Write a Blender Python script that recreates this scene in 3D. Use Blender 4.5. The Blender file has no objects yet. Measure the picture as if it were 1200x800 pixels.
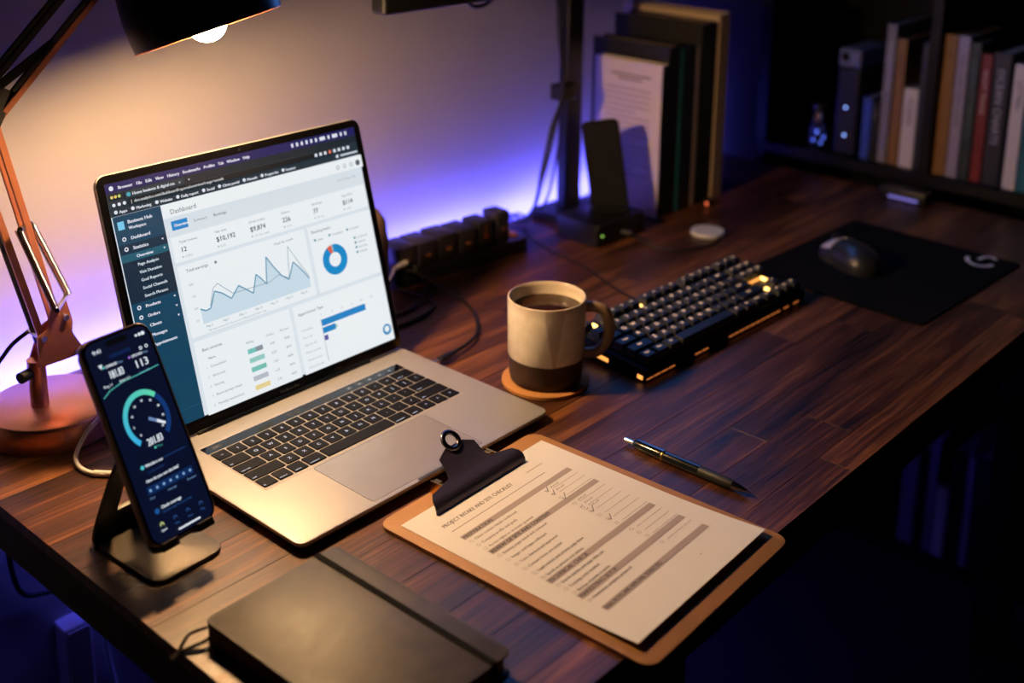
import bpy, bmesh, math, random
from mathutils import Vector, Matrix, Euler
random.seed(7)
scn = bpy.context.scene
COL = scn.collection
Z0 = 0.74                      # height of the desk top above the floor
PI = math.pi

# ------------------------------------------------------------------ camera
cd = bpy.data.cameras.new('camera')
cam = bpy.data.objects.new('camera', cd)
COL.objects.link(cam)
cam.location = (-0.4333, -0.48765, 0.6538 + Z0)
cam.rotation_euler = (1.30656, -0.01723, -0.85254)
cd.sensor_width = 36.0
cd.lens = 1407.84 / 1200 * 36
cd.shift_x = -0.0350
cd.shift_y = -0.1967
cd.clip_start = 0.02
cd.clip_end = 50
cd.dof.use_dof = True
cd.dof.focus_distance = 1.22
cd.dof.aperture_fstop = 3.0
scn.camera = cam

# ------------------------------------------------------------------ world, exposure
w = bpy.data.worlds.new('night')
scn.world = w
w.use_nodes = True
w.node_tree.nodes['Background'].inputs[0].default_value = (0.25, 0.35, 1.0, 1)
w.node_tree.nodes['Background'].inputs[1].default_value = 0.0012
scn.view_settings.view_transform = 'Standard'
scn.view_settings.look = 'None'
scn.view_settings.exposure = 0.0
scn.view_settings.gamma = 1.0
scn.view_settings.use_curve_mapping = False

BULB_STRENGTH = 860.0
BULB_COLOR = (1.0, 0.6, 0.27)
LED_STRENGTH = 170.0
LED_COLOR = (0.085, 0.085, 1.0)
MONITOR_STRENGTH = 2.8
LAPTOP_STRENGTH = 0.92
PHONE_STRENGTH = 0.9


# ------------------------------------------------------------------ colour and material helpers
def lin(c):
    c /= 255.0
    return c / 12.92 if c <= 0.04045 else ((c + 0.055) / 1.055) ** 2.4


def rgb(r, g, b):
    return (lin(r), lin(g), lin(b), 1.0)


def hexc(h):
    return rgb(int(h[0:2], 16), int(h[2:4], 16), int(h[4:6], 16))


def mat(name):
    m = bpy.data.materials.new(name)
    m.use_nodes = True
    nt = m.node_tree
    return m, nt, nt.nodes['Principled BSDF']


def setp(b, **k):
    names = {'color': 'Base Color', 'rough': 'Roughness', 'metal': 'Metallic', 'spec': 'Specular IOR Level',
             'coat': 'Coat Weight', 'coat_rough': 'Coat Roughness', 'emit': 'Emission Color', 'es': 'Emission Strength',
             'sheen': 'Sheen Weight', 'aniso': 'Anisotropic', 'trans': 'Transmission Weight', 'ior': 'IOR'}
    for a, v in k.items():
        b.inputs[names[a]].default_value = v


def simple(name, c1, c2=None, scale=40.0, rough=0.5, metal=0.0, bump=0.0, rvar=0.08, **k):
    """plain surface with fine noise variation of colour, roughness and relief"""
    m, nt, b = mat(name)
    setp(b, rough=rough, metal=metal, **k)
    c2 = c2 or tuple(min(1, v * 1.18) for v in c1[:3]) + (1,)
    tc = nt.nodes.new('ShaderNodeTexCoord')
    n = nt.nodes.new('ShaderNodeTexNoise')
    n.inputs['Scale'].default_value = scale
    n.inputs['Detail'].default_value = 4
    nt.links.new(tc.outputs['Object'], n.inputs['Vector'])
    mx = nt.nodes.new('ShaderNodeMix')
    mx.data_type = 'RGBA'
    mx.inputs[6].default_value = c1
    mx.inputs[7].default_value = c2
    nt.links.new(n.outputs['Fac'], mx.inputs[0])
    nt.links.new(mx.outputs[2], b.inputs['Base Color'])
    mr = nt.nodes.new('ShaderNodeMapRange')
    mr.inputs[3].default_value = max(0.02, rough - rvar)
    mr.inputs[4].default_value = min(1, rough + rvar)
    nt.links.new(n.outputs['Fac'], mr.inputs[0])
    nt.links.new(mr.outputs[0], b.inputs['Roughness'])
    if bump:
        bp = nt.nodes.new('ShaderNodeBump')
        bp.inputs['Strength'].default_value = bump
        bp.inputs['Distance'].default_value = 0.002
        nt.links.new(n.outputs['Fac'], bp.inputs['Height'])
        nt.links.new(bp.outputs[0], b.inputs['Normal'])
    return m


def glow(name, col, strength):
    m, nt, b = mat(name)
    setp(b, color=(0.02, 0.02, 0.02, 1), rough=0.4, emit=tuple(col[:3]) + (1,), es=strength)
    return m


def print_mat(name, emissive=0.0, rough=0.6, spec=0.5):
    """flat print: colour read from the colour attribute of the printed shapes"""
    m, nt, b = mat(name)
    at = nt.nodes.new('ShaderNodeVertexColor')
    at.layer_name = 'Col'
    if emissive:
        setp(b, color=(0.005, 0.005, 0.006, 1), rough=rough, es=emissive, spec=spec)
        nt.links.new(at.outputs[0], b.inputs['Emission Color'])
    else:
        setp(b, rough=rough, spec=spec)
        nt.links.new(at.outputs[0], b.inputs['Base Color'])
    return m


def wood_mat(name, dark, mid, light, rough=0.36):
    m, nt, b = mat(name)
    N, L = nt.nodes.new, nt.links.new
    tc = N('ShaderNodeTexCoord')
    oi = N('ShaderNodeObjectInfo')
    mul = N('ShaderNodeMath'); mul.operation = 'MULTIPLY'; mul.inputs[1].default_value = 37.0
    L(oi.outputs['Random'], mul.inputs[0])
    comb = N('ShaderNodeCombineXYZ')
    L(mul.outputs[0], comb.inputs[0]); L(mul.outputs[0], comb.inputs[1]); L(mul.outputs[0], comb.inputs[2])
    add = N('ShaderNodeVectorMath'); add.operation = 'ADD'
    L(tc.outputs['Object'], add.inputs[0]); L(comb.outputs[0], add.inputs[1])
    # fine streaks along the plank
    mp = N('ShaderNodeMapping'); mp.inputs['Scale'].default_value = (9.0, 260.0, 60.0)
    L(add.outputs[0], mp.inputs[0])
    n1 = N('ShaderNodeTexNoise'); n1.inputs['Scale'].default_value = 1.0; n1.inputs['Detail'].default_value = 8
    n1.inputs['Roughness'].default_value = 0.65; n1.inputs['Distortion'].default_value = 0.3
    L(mp.outputs[0], n1.inputs['Vector'])
    # broad figure
    mp2 = N('ShaderNodeMapping'); mp2.inputs['Scale'].default_value = (3.0, 34.0, 20.0)
    L(add.outputs[0], mp2.inputs[0])
    n2 = N('ShaderNodeTexNoise'); n2.inputs['Scale'].default_value = 1.0; n2.inputs['Detail'].default_value = 3
    n2.inputs['Distortion'].default_value = 1.1
    L(mp2.outputs[0], n2.inputs['Vector'])
    s = N('ShaderNodeMath'); s.operation = 'ADD'
    L(n1.outputs['Fac'], s.inputs[0]); L(n2.outputs['Fac'], s.inputs[1])
    s2 = N('ShaderNodeMath'); s2.operation = 'MULTIPLY_ADD'; s2.inputs[1].default_value = 0.26
    L(oi.outputs['Random'], s2.inputs[0]); L(s.outputs[0], s2.inputs[2])
    cr = N('ShaderNodeValToRGB')
    cr.color_ramp.elements[0].position = 0.40; cr.color_ramp.elements[0].color = dark
    cr.color_ramp.elements[1].position = 0.78; cr.color_ramp.elements[1].color = light
    e = cr.color_ramp.elements.new(0.57); e.color = mid
    h = N('ShaderNodeMath'); h.operation = 'MULTIPLY'; h.inputs[1].default_value = 0.5
    L(s2.outputs[0], h.inputs[0]); L(h.outputs[0], cr.inputs[0])
    L(cr.outputs[0], b.inputs['Base Color'])
    mr = N('ShaderNodeMapRange'); mr.inputs[3].default_value = rough - 0.08; mr.inputs[4].default_value = rough + 0.14
    L(n1.outputs['Fac'], mr.inputs[0]); L(mr.outputs[0], b.inputs['Roughness'])
    bp = N('ShaderNodeBump'); bp.inputs['Strength'].default_value = 0.35; bp.inputs['Distance'].default_value = 0.0008
    L(n1.outputs['Fac'], bp.inputs['Height']); L(bp.outputs[0], b.inputs['Normal'])
    return m


# ------------------------------------------------------------------ geometry helpers
def mesh_from_bm(bm, name, smooth=False, angle=None):
    me = bpy.data.meshes.new(name)
    bm.normal_update()
    bm.to_mesh(me)
    bm.free()
    if smooth:
        for p in me.polygons:
            p.use_smooth = True
        if angle is not None and hasattr(me, 'set_sharp_from_angle'):
            me.set_sharp_from_angle(angle=angle)
    return me


def obj(name, data, m=None, parent=None, loc=(0, 0, 0), rot=(0, 0, 0), smooth=False, angle=0.6):
    if isinstance(data, bmesh.types.BMesh):
        data = mesh_from_bm(data, name, smooth, angle)
    o = bpy.data.objects.new(name, data)
    COL.objects.link(o)
    if m is not None:
        for mm in (m if isinstance(m, (list, tuple)) else [m]):
            data.materials.append(mm)
    o.location = loc
    o.rotation_euler = rot
    if parent is not None:
        o.parent = parent
    return o


def tag(o, label=None, cat=None, group=None, kind=None):
    if label: o['label'] = label
    if cat: o['category'] = cat
    if group: o['group'] = group
    if kind: o['kind'] = kind
    return o


def thing(name, label, cat, loc=(0, 0, 0), rz=0.0, group=None):
    o = bpy.data.objects.new(name, None)
    COL.objects.link(o)
    o.empty_display_size = 0.02
    o.location = loc
    o.rotation_euler = (0, 0, rz)
    return tag(o, label, cat, group)


def box_bm(x0, x1, y0, y1, z0, z1, bev=0.0, seg=2, bm=None):
    new = bm is None
    bm = bm or bmesh.new()
    r = bmesh.ops.create_cube(bm, size=1.0)
    vs = r['verts']
    for v in vs:
        v.co = Vector(((x0 + x1) / 2 + v.co.x * (x1 - x0), (y0 + y1) / 2 + v.co.y * (y1 - y0), (z0 + z1) / 2 + v.co.z * (z1 - z0)))
    if bev > 0:
        es = list({e for v in vs for e in v.link_edges})
        bmesh.ops.bevel(bm, geom=es, offset=bev, segments=seg, affect='EDGES', profile=0.5)
    return bm


def rrect(w, h, r, seg=6, cx=0.0, cy=0.0):
    pts = []
    for (sx, sy, a0) in ((1, 1, 0), (-1, 1, PI / 2), (-1, -1, PI), (1, -1, 1.5 * PI)):
        ox, oy = cx + sx * (w / 2 - r), cy + sy * (h / 2 - r)
        for k in range(seg + 1):
            a = a0 + PI / 2 * k / seg
            pts.append((ox + r * math.cos(a), oy + r * math.sin(a)))
    return pts


def prism_bm(pts, z0, z1, bev=0.0, seg=2, bm=None):
    """extrude a closed outline between z0 and z1, with rounded top and bottom edges"""
    bm = bm or bmesh.new()
    lo = [bm.verts.new((x, y, z0)) for x, y in pts]
    hi = [bm.verts.new((x, y, z1)) for x, y in pts]
    n = len(pts)
    f0 = bm.faces.new(lo[::-1])
    f1 = bm.faces.new(hi)
    for i in range(n):
        bm.faces.new((lo[i], lo[(i + 1) % n], hi[(i + 1) % n], hi[i]))
    if bev > 0:
        es = list(f0.edges) + list(f1.edges)
        bmesh.ops.bevel(bm, geom=es, offset=bev, segments=seg, affect='EDGES', profile=0.5)
    return bm


def slab_bm(w, h, r, z0, z1, bev=0.0, cx=0.0, cy=0.0, seg=6, bseg=2, bm=None):
    return prism_bm(rrect(w, h, r, seg, cx, cy), z0, z1, bev, bseg, bm)


def lathe_bm(prof, n=48, bm=None, axis=None, cap0=False, cap1=False):
    """prof: list of (radius, height)"""
    bm = bm or bmesh.new()
    rings = []
    for r, z in prof:
        if r < 1e-6:
            rings.append([bm.verts.new((0, 0, z))])
        else:
            rings.append([bm.verts.new((r * math.cos(2 * PI * k / n), r * math.sin(2 * PI * k / n), z)) for k in range(n)])
    for a, b in zip(rings[:-1], rings[1:]):
        for k in range(n):
            k2 = (k + 1) % n
            if len(a) == 1 and len(b) == 1:
                continue
            if len(a) == 1:
                bm.faces.new((a[0], b[k2], b[k]))
            elif len(b) == 1:
                bm.faces.new((a[k], a[k2], b[0]))
            else:
                bm.faces.new((a[k], a[k2], b[k2], b[k]))
    if cap0 and len(rings[0]) > 1: bm.faces.new(rings[0][::-1])
    if cap1 and len(rings[-1]) > 1: bm.faces.new(rings[-1])
    bmesh.ops.recalc_face_normals(bm, faces=bm.faces[:])
    return bm


def catmull(pts, sub=8):
    pts = [Vector(p) for p in pts]
    if len(pts) < 3:
        return pts
    out = []
    P = [2 * pts[0] - pts[1]] + pts + [2 * pts[-1] - pts[-2]]
    for i in range(1, len(P) - 2):
        for k in range(sub):
            t = k / sub
            a, b, c, d = P[i - 1], P[i], P[i + 1], P[i + 2]
            out.append(0.5 * ((2 * b) + (c - a) * t + (2 * a - 5 * b + 4 * c - d) * t * t + (3 * b - a - 3 * c + d) * t ** 3))
    out.append(pts[-1])
    return out


def tube_bm(pts, r, n=8, bm=None, smooth_sub=0, close=True, flat=1.0):
    bm = bm or bmesh.new()
    if smooth_sub:
        pts = catmull(pts, smooth_sub)
    pts = [Vector(p) for p in pts]
    rings = []
    up = Vector((0, 0, 1))
    prev = None
    for i, p in enumerate(pts):
        t = (pts[min(i + 1, len(pts) - 1)] - pts[max(i - 1, 0)]).normalized()
        if prev is None:
            s = t.cross(up)
            if s.length < 1e-3: s = t.cross(Vector((1, 0, 0)))
            s.normalize()
        else:
            s = prev - t * prev.dot(t)
            s.normalize()
        prev = s
        u = s.cross(t)
        rr = r[i] if isinstance(r, (list, tuple)) else r
        rings.append([bm.verts.new(p + s * rr * math.cos(2 * PI * k / n) + u * rr * flat * math.sin(2 * PI * k / n)) for k in range(n)])
    for a, b in zip(rings[:-1], rings[1:]):
        for k in range(n):
            bm.faces.new((a[k], a[(k + 1) % n], b[(k + 1) % n], b[k]))
    if close:
        bm.faces.new(rings[0][::-1]); bm.faces.new(rings[-1])
    bmesh.ops.recalc_face_normals(bm, faces=bm.faces[:])
    return bm


def bar_bm(a, b, w, h, bm=None, bev=0.0, side=Vector((0, 1, 0))):
    """rectangular bar from a to b; w across 'side', h across the other direction"""
    bm = bm or bmesh.new()
    a, b = Vector(a), Vector(b)
    t = (b - a).normalized()
    s = (side - t * side.dot(t)).normalized()
    u = t.cross(s)
    vs = []
    for p in (a, b):
        for (i, j) in ((-1, -1), (1, -1), (1, 1), (-1, 1)):
            vs.append(bm.verts.new(p + s * i * w / 2 + u * j * h / 2))
    fs = [(3, 2, 1, 0), (4, 5, 6, 7), (0, 1, 5, 4), (1, 2, 6, 5), (2, 3, 7, 6), (3, 0, 4, 7)]
    F = [bm.faces.new([vs[i] for i in f]) for f in fs]
    if bev:
        bmesh.ops.bevel(bm, geom=list({e for f in F for e in f.edges}), offset=bev, segments=2, affect='EDGES')
    bmesh.ops.recalc_face_normals(bm, faces=bm.faces[:])
    return bm


# ------------------------------------------------------------------ lettering and flat print
_tcache = {}


def glyphs(s):
    """triangles of a string set in the built-in font at size 1"""
    if s in _tcache:
        return _tcache[s]
    cu = bpy.data.curves.new('t', 'FONT')
    cu.body = s
    cu.size = 1.0
    cu.resolution_u = 2
    o = bpy.data.objects.new('t', cu)
    COL.objects.link(o)
    dg = bpy.context.evaluated_depsgraph_get()
    me = o.evaluated_get(dg).to_mesh()
    vs = [(v.co.x, v.co.y) for v in me.vertices]
    fs = [tuple(p.vertices) for p in me.polygons]
    o.evaluated_get(dg).to_mesh_clear()
    bpy.data.objects.remove(o)
    bpy.data.curves.remove(cu)
    wd = max([v[0] for v in vs], default=0.3)
    _tcache[s] = (vs, fs, wd)
    return _tcache[s]


class Print:
    """flat coloured shapes, each new one a hair above the last; f maps canvas units to metres"""
    def __init__(self, fx=lambda x, y: (x, y), step=2.5e-5, z=0.0, warp=None):
        self.v, self.f, self.c = [], [], []
        self.fx, self.step, self.z, self.warp = fx, step, z, warp

    def poly(self, pts, col, faces=None, up=True):
        if up: self.z += self.step
        b = len(self.v)
        for p in pts:
            x, y = self.fx(*p)
            self.v.append((x, y, self.z + (self.warp(x, y) if self.warp else 0)))
        for fa in (faces or [tuple(range(len(pts)))]):
            self.f.append(tuple(b + i for i in fa))
            self.c.append(col)

    def rect(self, x0, y0, x1, y1, col, up=True, n=1):
        for i in range(n):
            a, b = x0 + (x1 - x0) * i / n, x0 + (x1 - x0) * (i + 1) / n
            self.poly([(a, y0), (b, y0), (b, y1), (a, y1)], col, up=up and i == 0)

    def line(self, pts, wd, col, up=True, ky=1.0):
        if up: self.z += self.step
        for (a, b) in zip(pts[:-1], pts[1:]):
            dx, dy = b[0] - a[0], (b[1] - a[1]) * ky
            l = math.hypot(dx, dy) or 1
            nx, ny = -dy / l * wd / 2, dx / l * wd / 2 / ky
            self.poly([(a[0] - nx, a[1] - ny), (b[0] - nx, b[1] - ny), (b[0] + nx, b[1] + ny), (a[0] + nx, a[1] + ny)], col, up=False)

    def text(self, x, y, size, s, col, sy=1.0, flip=False, maxw=None, bold=0.0):
        vs, fs, wd = glyphs(s)
        sx = size
        if maxw and wd * sx > maxw: sx = maxw / wd
        k = -1 if flip else 1
        self.poly([(x + a * sx, y + k * b * size * sy) for a, b in vs], col, fs)
        if bold:
            self.poly([(x + a * sx + bold, y + k * b * size * sy) for a, b in vs], col, fs)
        return wd * sx

    def ring(self, cx, cy, r0, r1, a0, a1, col, ky=1.0, n=40, cfun=None):
        self.z += self.step
        for i in range(n):
            t0, t1 = a0 + (a1 - a0) * i / n, a0 + (a1 - a0) * (i + 1) / n
            q = [(cx + r * math.cos(t), cy + r * math.sin(t) * ky) for r, t in ((r0, t0), (r1, t0), (r1, t1), (r0, t1))]
            self.poly(q, cfun((i + .5) / n) if cfun else col, up=False)

    def disc(self, cx, cy, r, col, ky=1.0, n=20):
        self.poly([(cx + r * math.cos(2 * PI * i / n), cy + r * ky * math.sin(2 * PI * i / n)) for i in range(n)], col)

    def mesh(self, name):
        me = bpy.data.meshes.new(name)
        me.from_pydata(self.v, [], self.f)
        ca = me.color_attributes.new('Col', 'FLOAT_COLOR', 'CORNER')
        i = 0
        for p, c in zip(me.polygons, self.c):
            for _ in p.loop_indices:
                ca.data[i].color = c
                i += 1
        # all print faces up
        bm = bmesh.new(); bm.from_mesh(me)
        for f in bm.faces:
            f.normal_update()
        bmesh.ops.reverse_faces(bm, faces=[f for f in bm.faces if f.normal.z < 0])
        bm.to_mesh(me); bm.free()
        return me


def D(x, y, z=0.0):
    """a point on or above the desk top"""
    return (x, y, z + Z0)


# ------------------------------------------------------------------ materials
M = {}
M['wood'] = wood_mat('walnut_planks', rgb(26, 14, 8), rgb(80, 45, 25), rgb(160, 102, 58), 0.36)
M['wood_core'] = simple('dark_core', rgb(22, 14, 10), rough=0.6)
M['frame_black'] = simple('black_steel', rgb(14, 14, 16), rough=0.5)
M['plaster'] = simple('wall_plaster', rgb(168, 164, 158), rgb(178, 174, 168), scale=9, rough=0.9, bump=0.05)
M['floor'] = simple('dark_floor', rgb(34, 28, 26), rgb(48, 38, 32), scale=6, rough=0.6)
M['black_plastic'] = simple('black_plastic', rgb(18, 18, 20), rough=0.42)
M['black_matte'] = simple('matte_black', rgb(13, 13, 14), rough=0.65, spec=0.2, scale=200, bump=0.05)
M['black_gloss'] = simple('gloss_black', rgb(6, 6, 8), rough=0.12, rvar=0.03)
M['rubber'] = simple('cable_rubber', rgb(16, 16, 18), rough=0.5)
M['white_rubber'] = simple('white_cable', rgb(225, 222, 215), rough=0.45)
M['white_plastic'] = simple('white_plastic', rgb(215, 212, 208), rough=0.4)
M['alu'] = simple('space_grey_aluminium', rgb(172, 170, 170), rgb(178, 176, 176), scale=900, rough=0.47, metal=0.4, rvar=0.04)
M['alu_side'] = M['alu']
M['chrome'] = simple('chrome', rgb(215, 215, 218), rough=0.14, metal=1.0, rvar=0.04)
M['brass'] = simple('brass', rgb(214, 170, 96), rough=0.25, metal=1.0)
M['copper_dark'] = simple('copper_satin', rgb(184, 116, 88), rgb(196, 126, 96), scale=120, rough=0.38, metal=0.6)
M['key'] = simple('laptop_key', rgb(13, 13, 19), rough=0.55, scale=300, spec=0.12)
M['legend'] = glow('key_legend', rgb(215, 225, 255), 1.3)
M['well'] = simple('key_well', rgb(176, 172, 170), rough=0.45, metal=0.4)


def copper_mat():
    m, nt, b = mat('brushed_copper')
    N, L = nt.nodes.new, nt.links.new
    setp(b, color=rgb(228, 168, 146), metal=0.9, rough=0.3, aniso=0.6)
    tg = N('ShaderNodeTangent'); tg.direction_type = 'RADIAL'; tg.axis = 'Z'
    L(tg.outputs[0], b.inputs['Tangent'])
    return m


M['copper'] = copper_mat()

# ------------------------------------------------------------------ the setting
WALL_Y = 0.85


def struct(name, bm, m, **k):
    o = obj(name, bm, m, **k)
    o['kind'] = 'structure'
    return o


struct('floor', box_bm(-2.4, 2.2, -2.4, WALL_Y, -0.05, 0.0), M['floor'])
struct('wall_back', box_bm(-2.4, 2.2, WALL_Y, WALL_Y + 0.1, -0.05, 2.5), M['plaster'])
struct('wall_right', box_bm(2.0, 2.1, -2.4, WALL_Y, 0.0, 2.5), M['plaster'])
struct('baseboard_back', box_bm(-2.4, 2.0, WALL_Y - 0.012, WALL_Y, 0.0, 0.08, 0.003), M['plaster'])

# ------------------------------------------------------------------ desk
DX, DY, DT = 1.57, 0.80, 0.056
desk = thing('desk', 'long dark walnut plank desk with black underframe along the wall', 'desk', (0, 0, 0))
top = obj('tabletop', box_bm(0.002, DX - 0.002, 0.002, DY - 0.002, Z0 - DT, Z0 - 0.006, 0.001, 1), M['wood_core'], desk)
rows = [0.0, 0.040, 0.098, 0.146, 0.205, 0.262, 0.312, 0.372, 0.428, 0.482, 0.540, 0.590, 0.650, 0.704, 0.760, 0.80]
fixed = {1: [0.27, 0.70, 1.16], 2: [0.16, 0.616, 1.08]}
for i, (y0, y1) in enumerate(zip(rows[:-1], rows[1:])):
    if i in fixed:
        cuts = [0] + fixed[i] + [DX]
    else:
        cuts = [0]
        x = random.uniform(0.12, 0.5)
        while x < DX - 0.12:
            cuts.append(x); x += random.uniform(0.34, 0.62)
        cuts.append(DX)
    for a, b in zip(cuts[:-1], cuts[1:]):
        g = 0.00012
        bm = box_bm(a + g - (a + b) / 2, b - g - (a + b) / 2, y0 + g - (y0 + y1) / 2, y1 - g - (y0 + y1) / 2, -0.012, 0.0 + random.uniform(-0.00006, 0.0), 0.00025, 1)
        obj('plank', bm, M['wood'], top, ((a + b) / 2, (y0 + y1) / 2, Z0))
for (x0, x1, y0, y1) in ((0.30, DX - 0.06, 0.06, 0.085), (0.30, DX - 0.06, 0.70, 0.725), (0.408, 0.432, 0.085, 0.70), (DX - 0.132, DX - 0.108, 0.085, 0.70)):
    obj('apron_rail', box_bm(x0, x1, y0, y1, Z0 - DT - 0.05, Z0 - DT, 0.002, 1), M['frame_black'], desk)
for x in (0.42, DX - 0.12):
    for y in (0.10, 0.68):
        obj('leg', box_bm(x - 0.025, x + 0.025, y - 0.025, y + 0.025, 0, Z0 - DT - 0.001, 0.003, 1), M['frame_black'], desk)

# ------------------------------------------------------------------ LED strip along the back edge of the desk
led = thing('led_strip', 'violet blue light strip glowing behind the desk against the wall', 'light strip', (0, 0, 0))
obj('strip_channel', box_bm(0.02, DX - 0.02, DY, DY + 0.004, Z0 - 0.020, Z0 - 0.004), M['frame_black'], led)
obj('light_band', box_bm(0.021, DX - 0.021, DY + 0.0042, DY + 0.0062, Z0 - 0.018, Z0 - 0.006), glow('led_violet', LED_COLOR, LED_STRENGTH), led)

# ------------------------------------------------------------------ laptop
LW, LD = 0.3472, 0.2471
lap = thing('laptop', 'open grey aluminium laptop showing a white and blue analytics dashboard', 'laptop', D(0.3152, 0.5486), 0.01025)
bm = bmesh.new()
rings = []
for zz, ins in ((0.0012, 0.013), (0.0030, 0.0060), (0.0060, 0.0020), (0.0092, 0.0002), (0.0108, 0.0), (0.0117, 0.0003), (0.0120, 0.0010)):
    rings.append([bm.verts.new((x, y, zz)) for x, y in rrect(LW - 2 * ins, LD - 2 * ins, 0.010, 8, 0, -LD / 2)])
for ra, rb in zip(rings[:-1], rings[1:]):
    for k in range(len(ra)):
        bm.faces.new((ra[k], ra[(k + 1) % len(ra)], rb[(k + 1) % len(ra)], rb[k]))
bm.faces.new(rings[0][::-1]); bm.faces.new(rings[-1])
base = obj('base', bm, M['alu'], lap, smooth=True, angle=0.5)
for sx in (-1, 1):
    for yy in (-0.03, -LD + 0.03):
        obj('rubber_foot', lathe_bm([(0.006, 0.0), (0.006, 0.0014)], 16, cap0=True, cap1=True), M['rubber'], lap, (sx * 0.14, yy, 0))
ZB = 0.01203
# keyboard well plate, slightly darker, with the black grid of keys on it
obj('key_well', slab_bm(0.2765, 0.1165, 0.003, ZB - 0.0002, ZB + 0.00015, 0, 0.0005, -0.0905, 4), M['well'], base)
KX0, KX1 = -0.1375, 0.1365
UN = (KX1 - KX0) / 14.5
rows_l = [
    [('~', 1), ('1', 1), ('2', 1), ('3', 1), ('4', 1), ('5', 1), ('6', 1), ('7', 1), ('8', 1), ('9', 1), ('0', 1), ('-', 1), ('=', 1), ('delete', 1.5)],
    [('tab', 1.5)] + [(c, 1) for c in 'QWERTYUIOP[]\\'],
    [('caps lock', 1.75)] + [(c, 1) for c in "ASDFGHJKL;'"] + [('return', 1.75)],
    [('shift', 2.25)] + [(c, 1) for c in 'ZXCVBNM,./'] + [('shift', 2.25)],
    [('fn', 1), ('control', 1), ('option', 1), ('command', 1.25), ('', 5), ('command', 1.25), ('option', 1), ('<', 1), ('^', 1), ('>', 1)],
]
kh = 0.0188
ky = -0.0518


def flat_key(wk, hk, s, small):
    bm = slab_bm(wk, hk, 0.0013, 0.0, 0.0011, 0.0003, 0, 0, 3, 1)
    n0 = len(bm.faces)
    if s:
        vs, fs, wd = glyphs(s)
        sz = 0.0030 if small else 0.0056
        if small: ox, oy = -wk / 2 + 0.0016, -hk / 2 + 0.0022
        else: ox, oy = -wd * sz / 2, -0.0020
        bv = [bm.verts.new((ox + a * sz, oy + b * sz, 0.00114)) for a, b in vs]
        for f in fs:
            try:
                nf = bm.faces.new([bv[i] for i in f]); nf.material_index = 1
            except ValueError:
                pass
    return bm


for r in rows_l:
    tot = sum(k[1] for k in r)
    u = (KX1 - KX0) / tot
    x = KX0
    for s, wu in r:
        wk = u * wu
        bm = flat_key(wk - 0.0023, kh - 0.0023, s, len(s) > 1)
        obj('key', bm, [M['key'], M['legend']], base, (x + wk / 2, ky - kh / 2, ZB + 0.0002))
        x += wk
    ky -= kh
# touch bar with small lit controls
tb = obj('touch_bar', slab_bm(0.274, 0.0145, 0.001, 0, 0.0005, 0, 0, 0, 3), M['black_gloss'], base, (0.0, -0.0430, ZB + 0.0001))
TBP = print_mat('touch_bar_print', 0.6)


def control(x0, x1, col, mark=None):
    p = Print(z=0.0005)
    p.rect(x0, -0.003, x1, 0.003, col)
    if mark == 'esc': p.text(x0 + 0.002, -0.0015, 0.005, 'esc', rgb(170, 170, 175))
    elif mark: p.disc((x0 + x1) / 2, 0, 0.0016, mark)
    obj('touch_control', p.mesh('touch_control'), TBP, tb)


for k in range(5):
    control(0.052 + k * 0.0155, 0.062 + k * 0.0155, rgb(70, 78, 84), rgb(200, 215, 215))
control(-0.128, -0.116, rgb(40, 42, 46), 'esc')
for k in range(3):
    control(-0.030 + k * 0.022, -0.014 + k * 0.022, rgb(34, 38, 44))
# trackpad: a recessed outline round a slightly finer plate
obj('trackpad_groove', slab_bm(0.1535, 0.0915, 0.003, 0, 0.00008, 0, -0.005, -0.1960, 4), simple('groove', rgb(96, 94, 94), rough=0.5, metal=0.6), base, (0, 0, ZB - 0.00004))
obj('trackpad', slab_bm(0.1523, 0.0903, 0.0026, 0, 0.00018, 0, -0.005, -0.1960, 4), simple('trackpad_glass', rgb(168, 164, 164), rough=0.36, metal=0.5, rvar=0.03), base, (0, 0, ZB - 0.00004))
obj('finger_notch', slab_bm(0.050, 0.004, 0.0018, 0, 0.0002, 0, 0.0, -LD + 0.0022, 4), simple('notch', rgb(70, 70, 72), rough=0.5, metal=0.7), base, (0, 0, ZB - 0.0001))
for k in range(2):
    obj('usb_port', box_bm(LW / 2 - 0.0030, LW / 2 + 0.0001, -0.062 - k * 0.018, -0.052 - k * 0.018, 0.0060, 0.0086), M['black_gloss'], base)
# lid
LA = math.radians(75.264)
LH = 0.2893
lid = obj('lid', slab_bm(LW, LH, 0.0115, -0.0048, 0.0, 0.0012, 0, LH / 2, 8, 2), M['alu'], lap, (0, -0.0063, 0.0137), (LA, 0, 0), smooth=True, angle=0.5)
obj('hinge', tube_bm([(-0.12, 0, 0), (0.12, 0, 0)], 0.0042, 14), M['black_plastic'], lap, (0, -0.0045, 0.0120), smooth=True, angle=1.0)
obj('bezel_glass', slab_bm(LW - 0.0016, LH - 0.0016, 0.0107, 0.0001, 0.0006, 0.0, 0, LH / 2, 8), M['black_gloss'], lid)
AX0, AX1, AY0, AY1 = -0.1643, 0.1643, 0.0151, 0.2796
SX, SY = (AX1 - AX0) / 100, (AY1 - AY0) / 100
KY = SX / SY                                     # canvas units are percent of the display, y down
s = Print(lambda x, y: (AX0 + x * SX, AY1 - y * SY), z=0.00062)
WHITE, PANEL, PAGE = rgb(240, 246, 250), rgb(236, 244, 248), rgb(222, 231, 238)
s.rect(0, 0, 100, 100, PAGE)
s.rect(0, 0, 100, 3.8, rgb(22, 24, 92))          # menu bar
s.rect(0, 3.8, 100, 7.0, rgb(14, 34, 46))        # tabs
s.rect(0, 7.0, 100, 13.0, rgb(30, 48, 60))       # address and bookmarks


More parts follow.
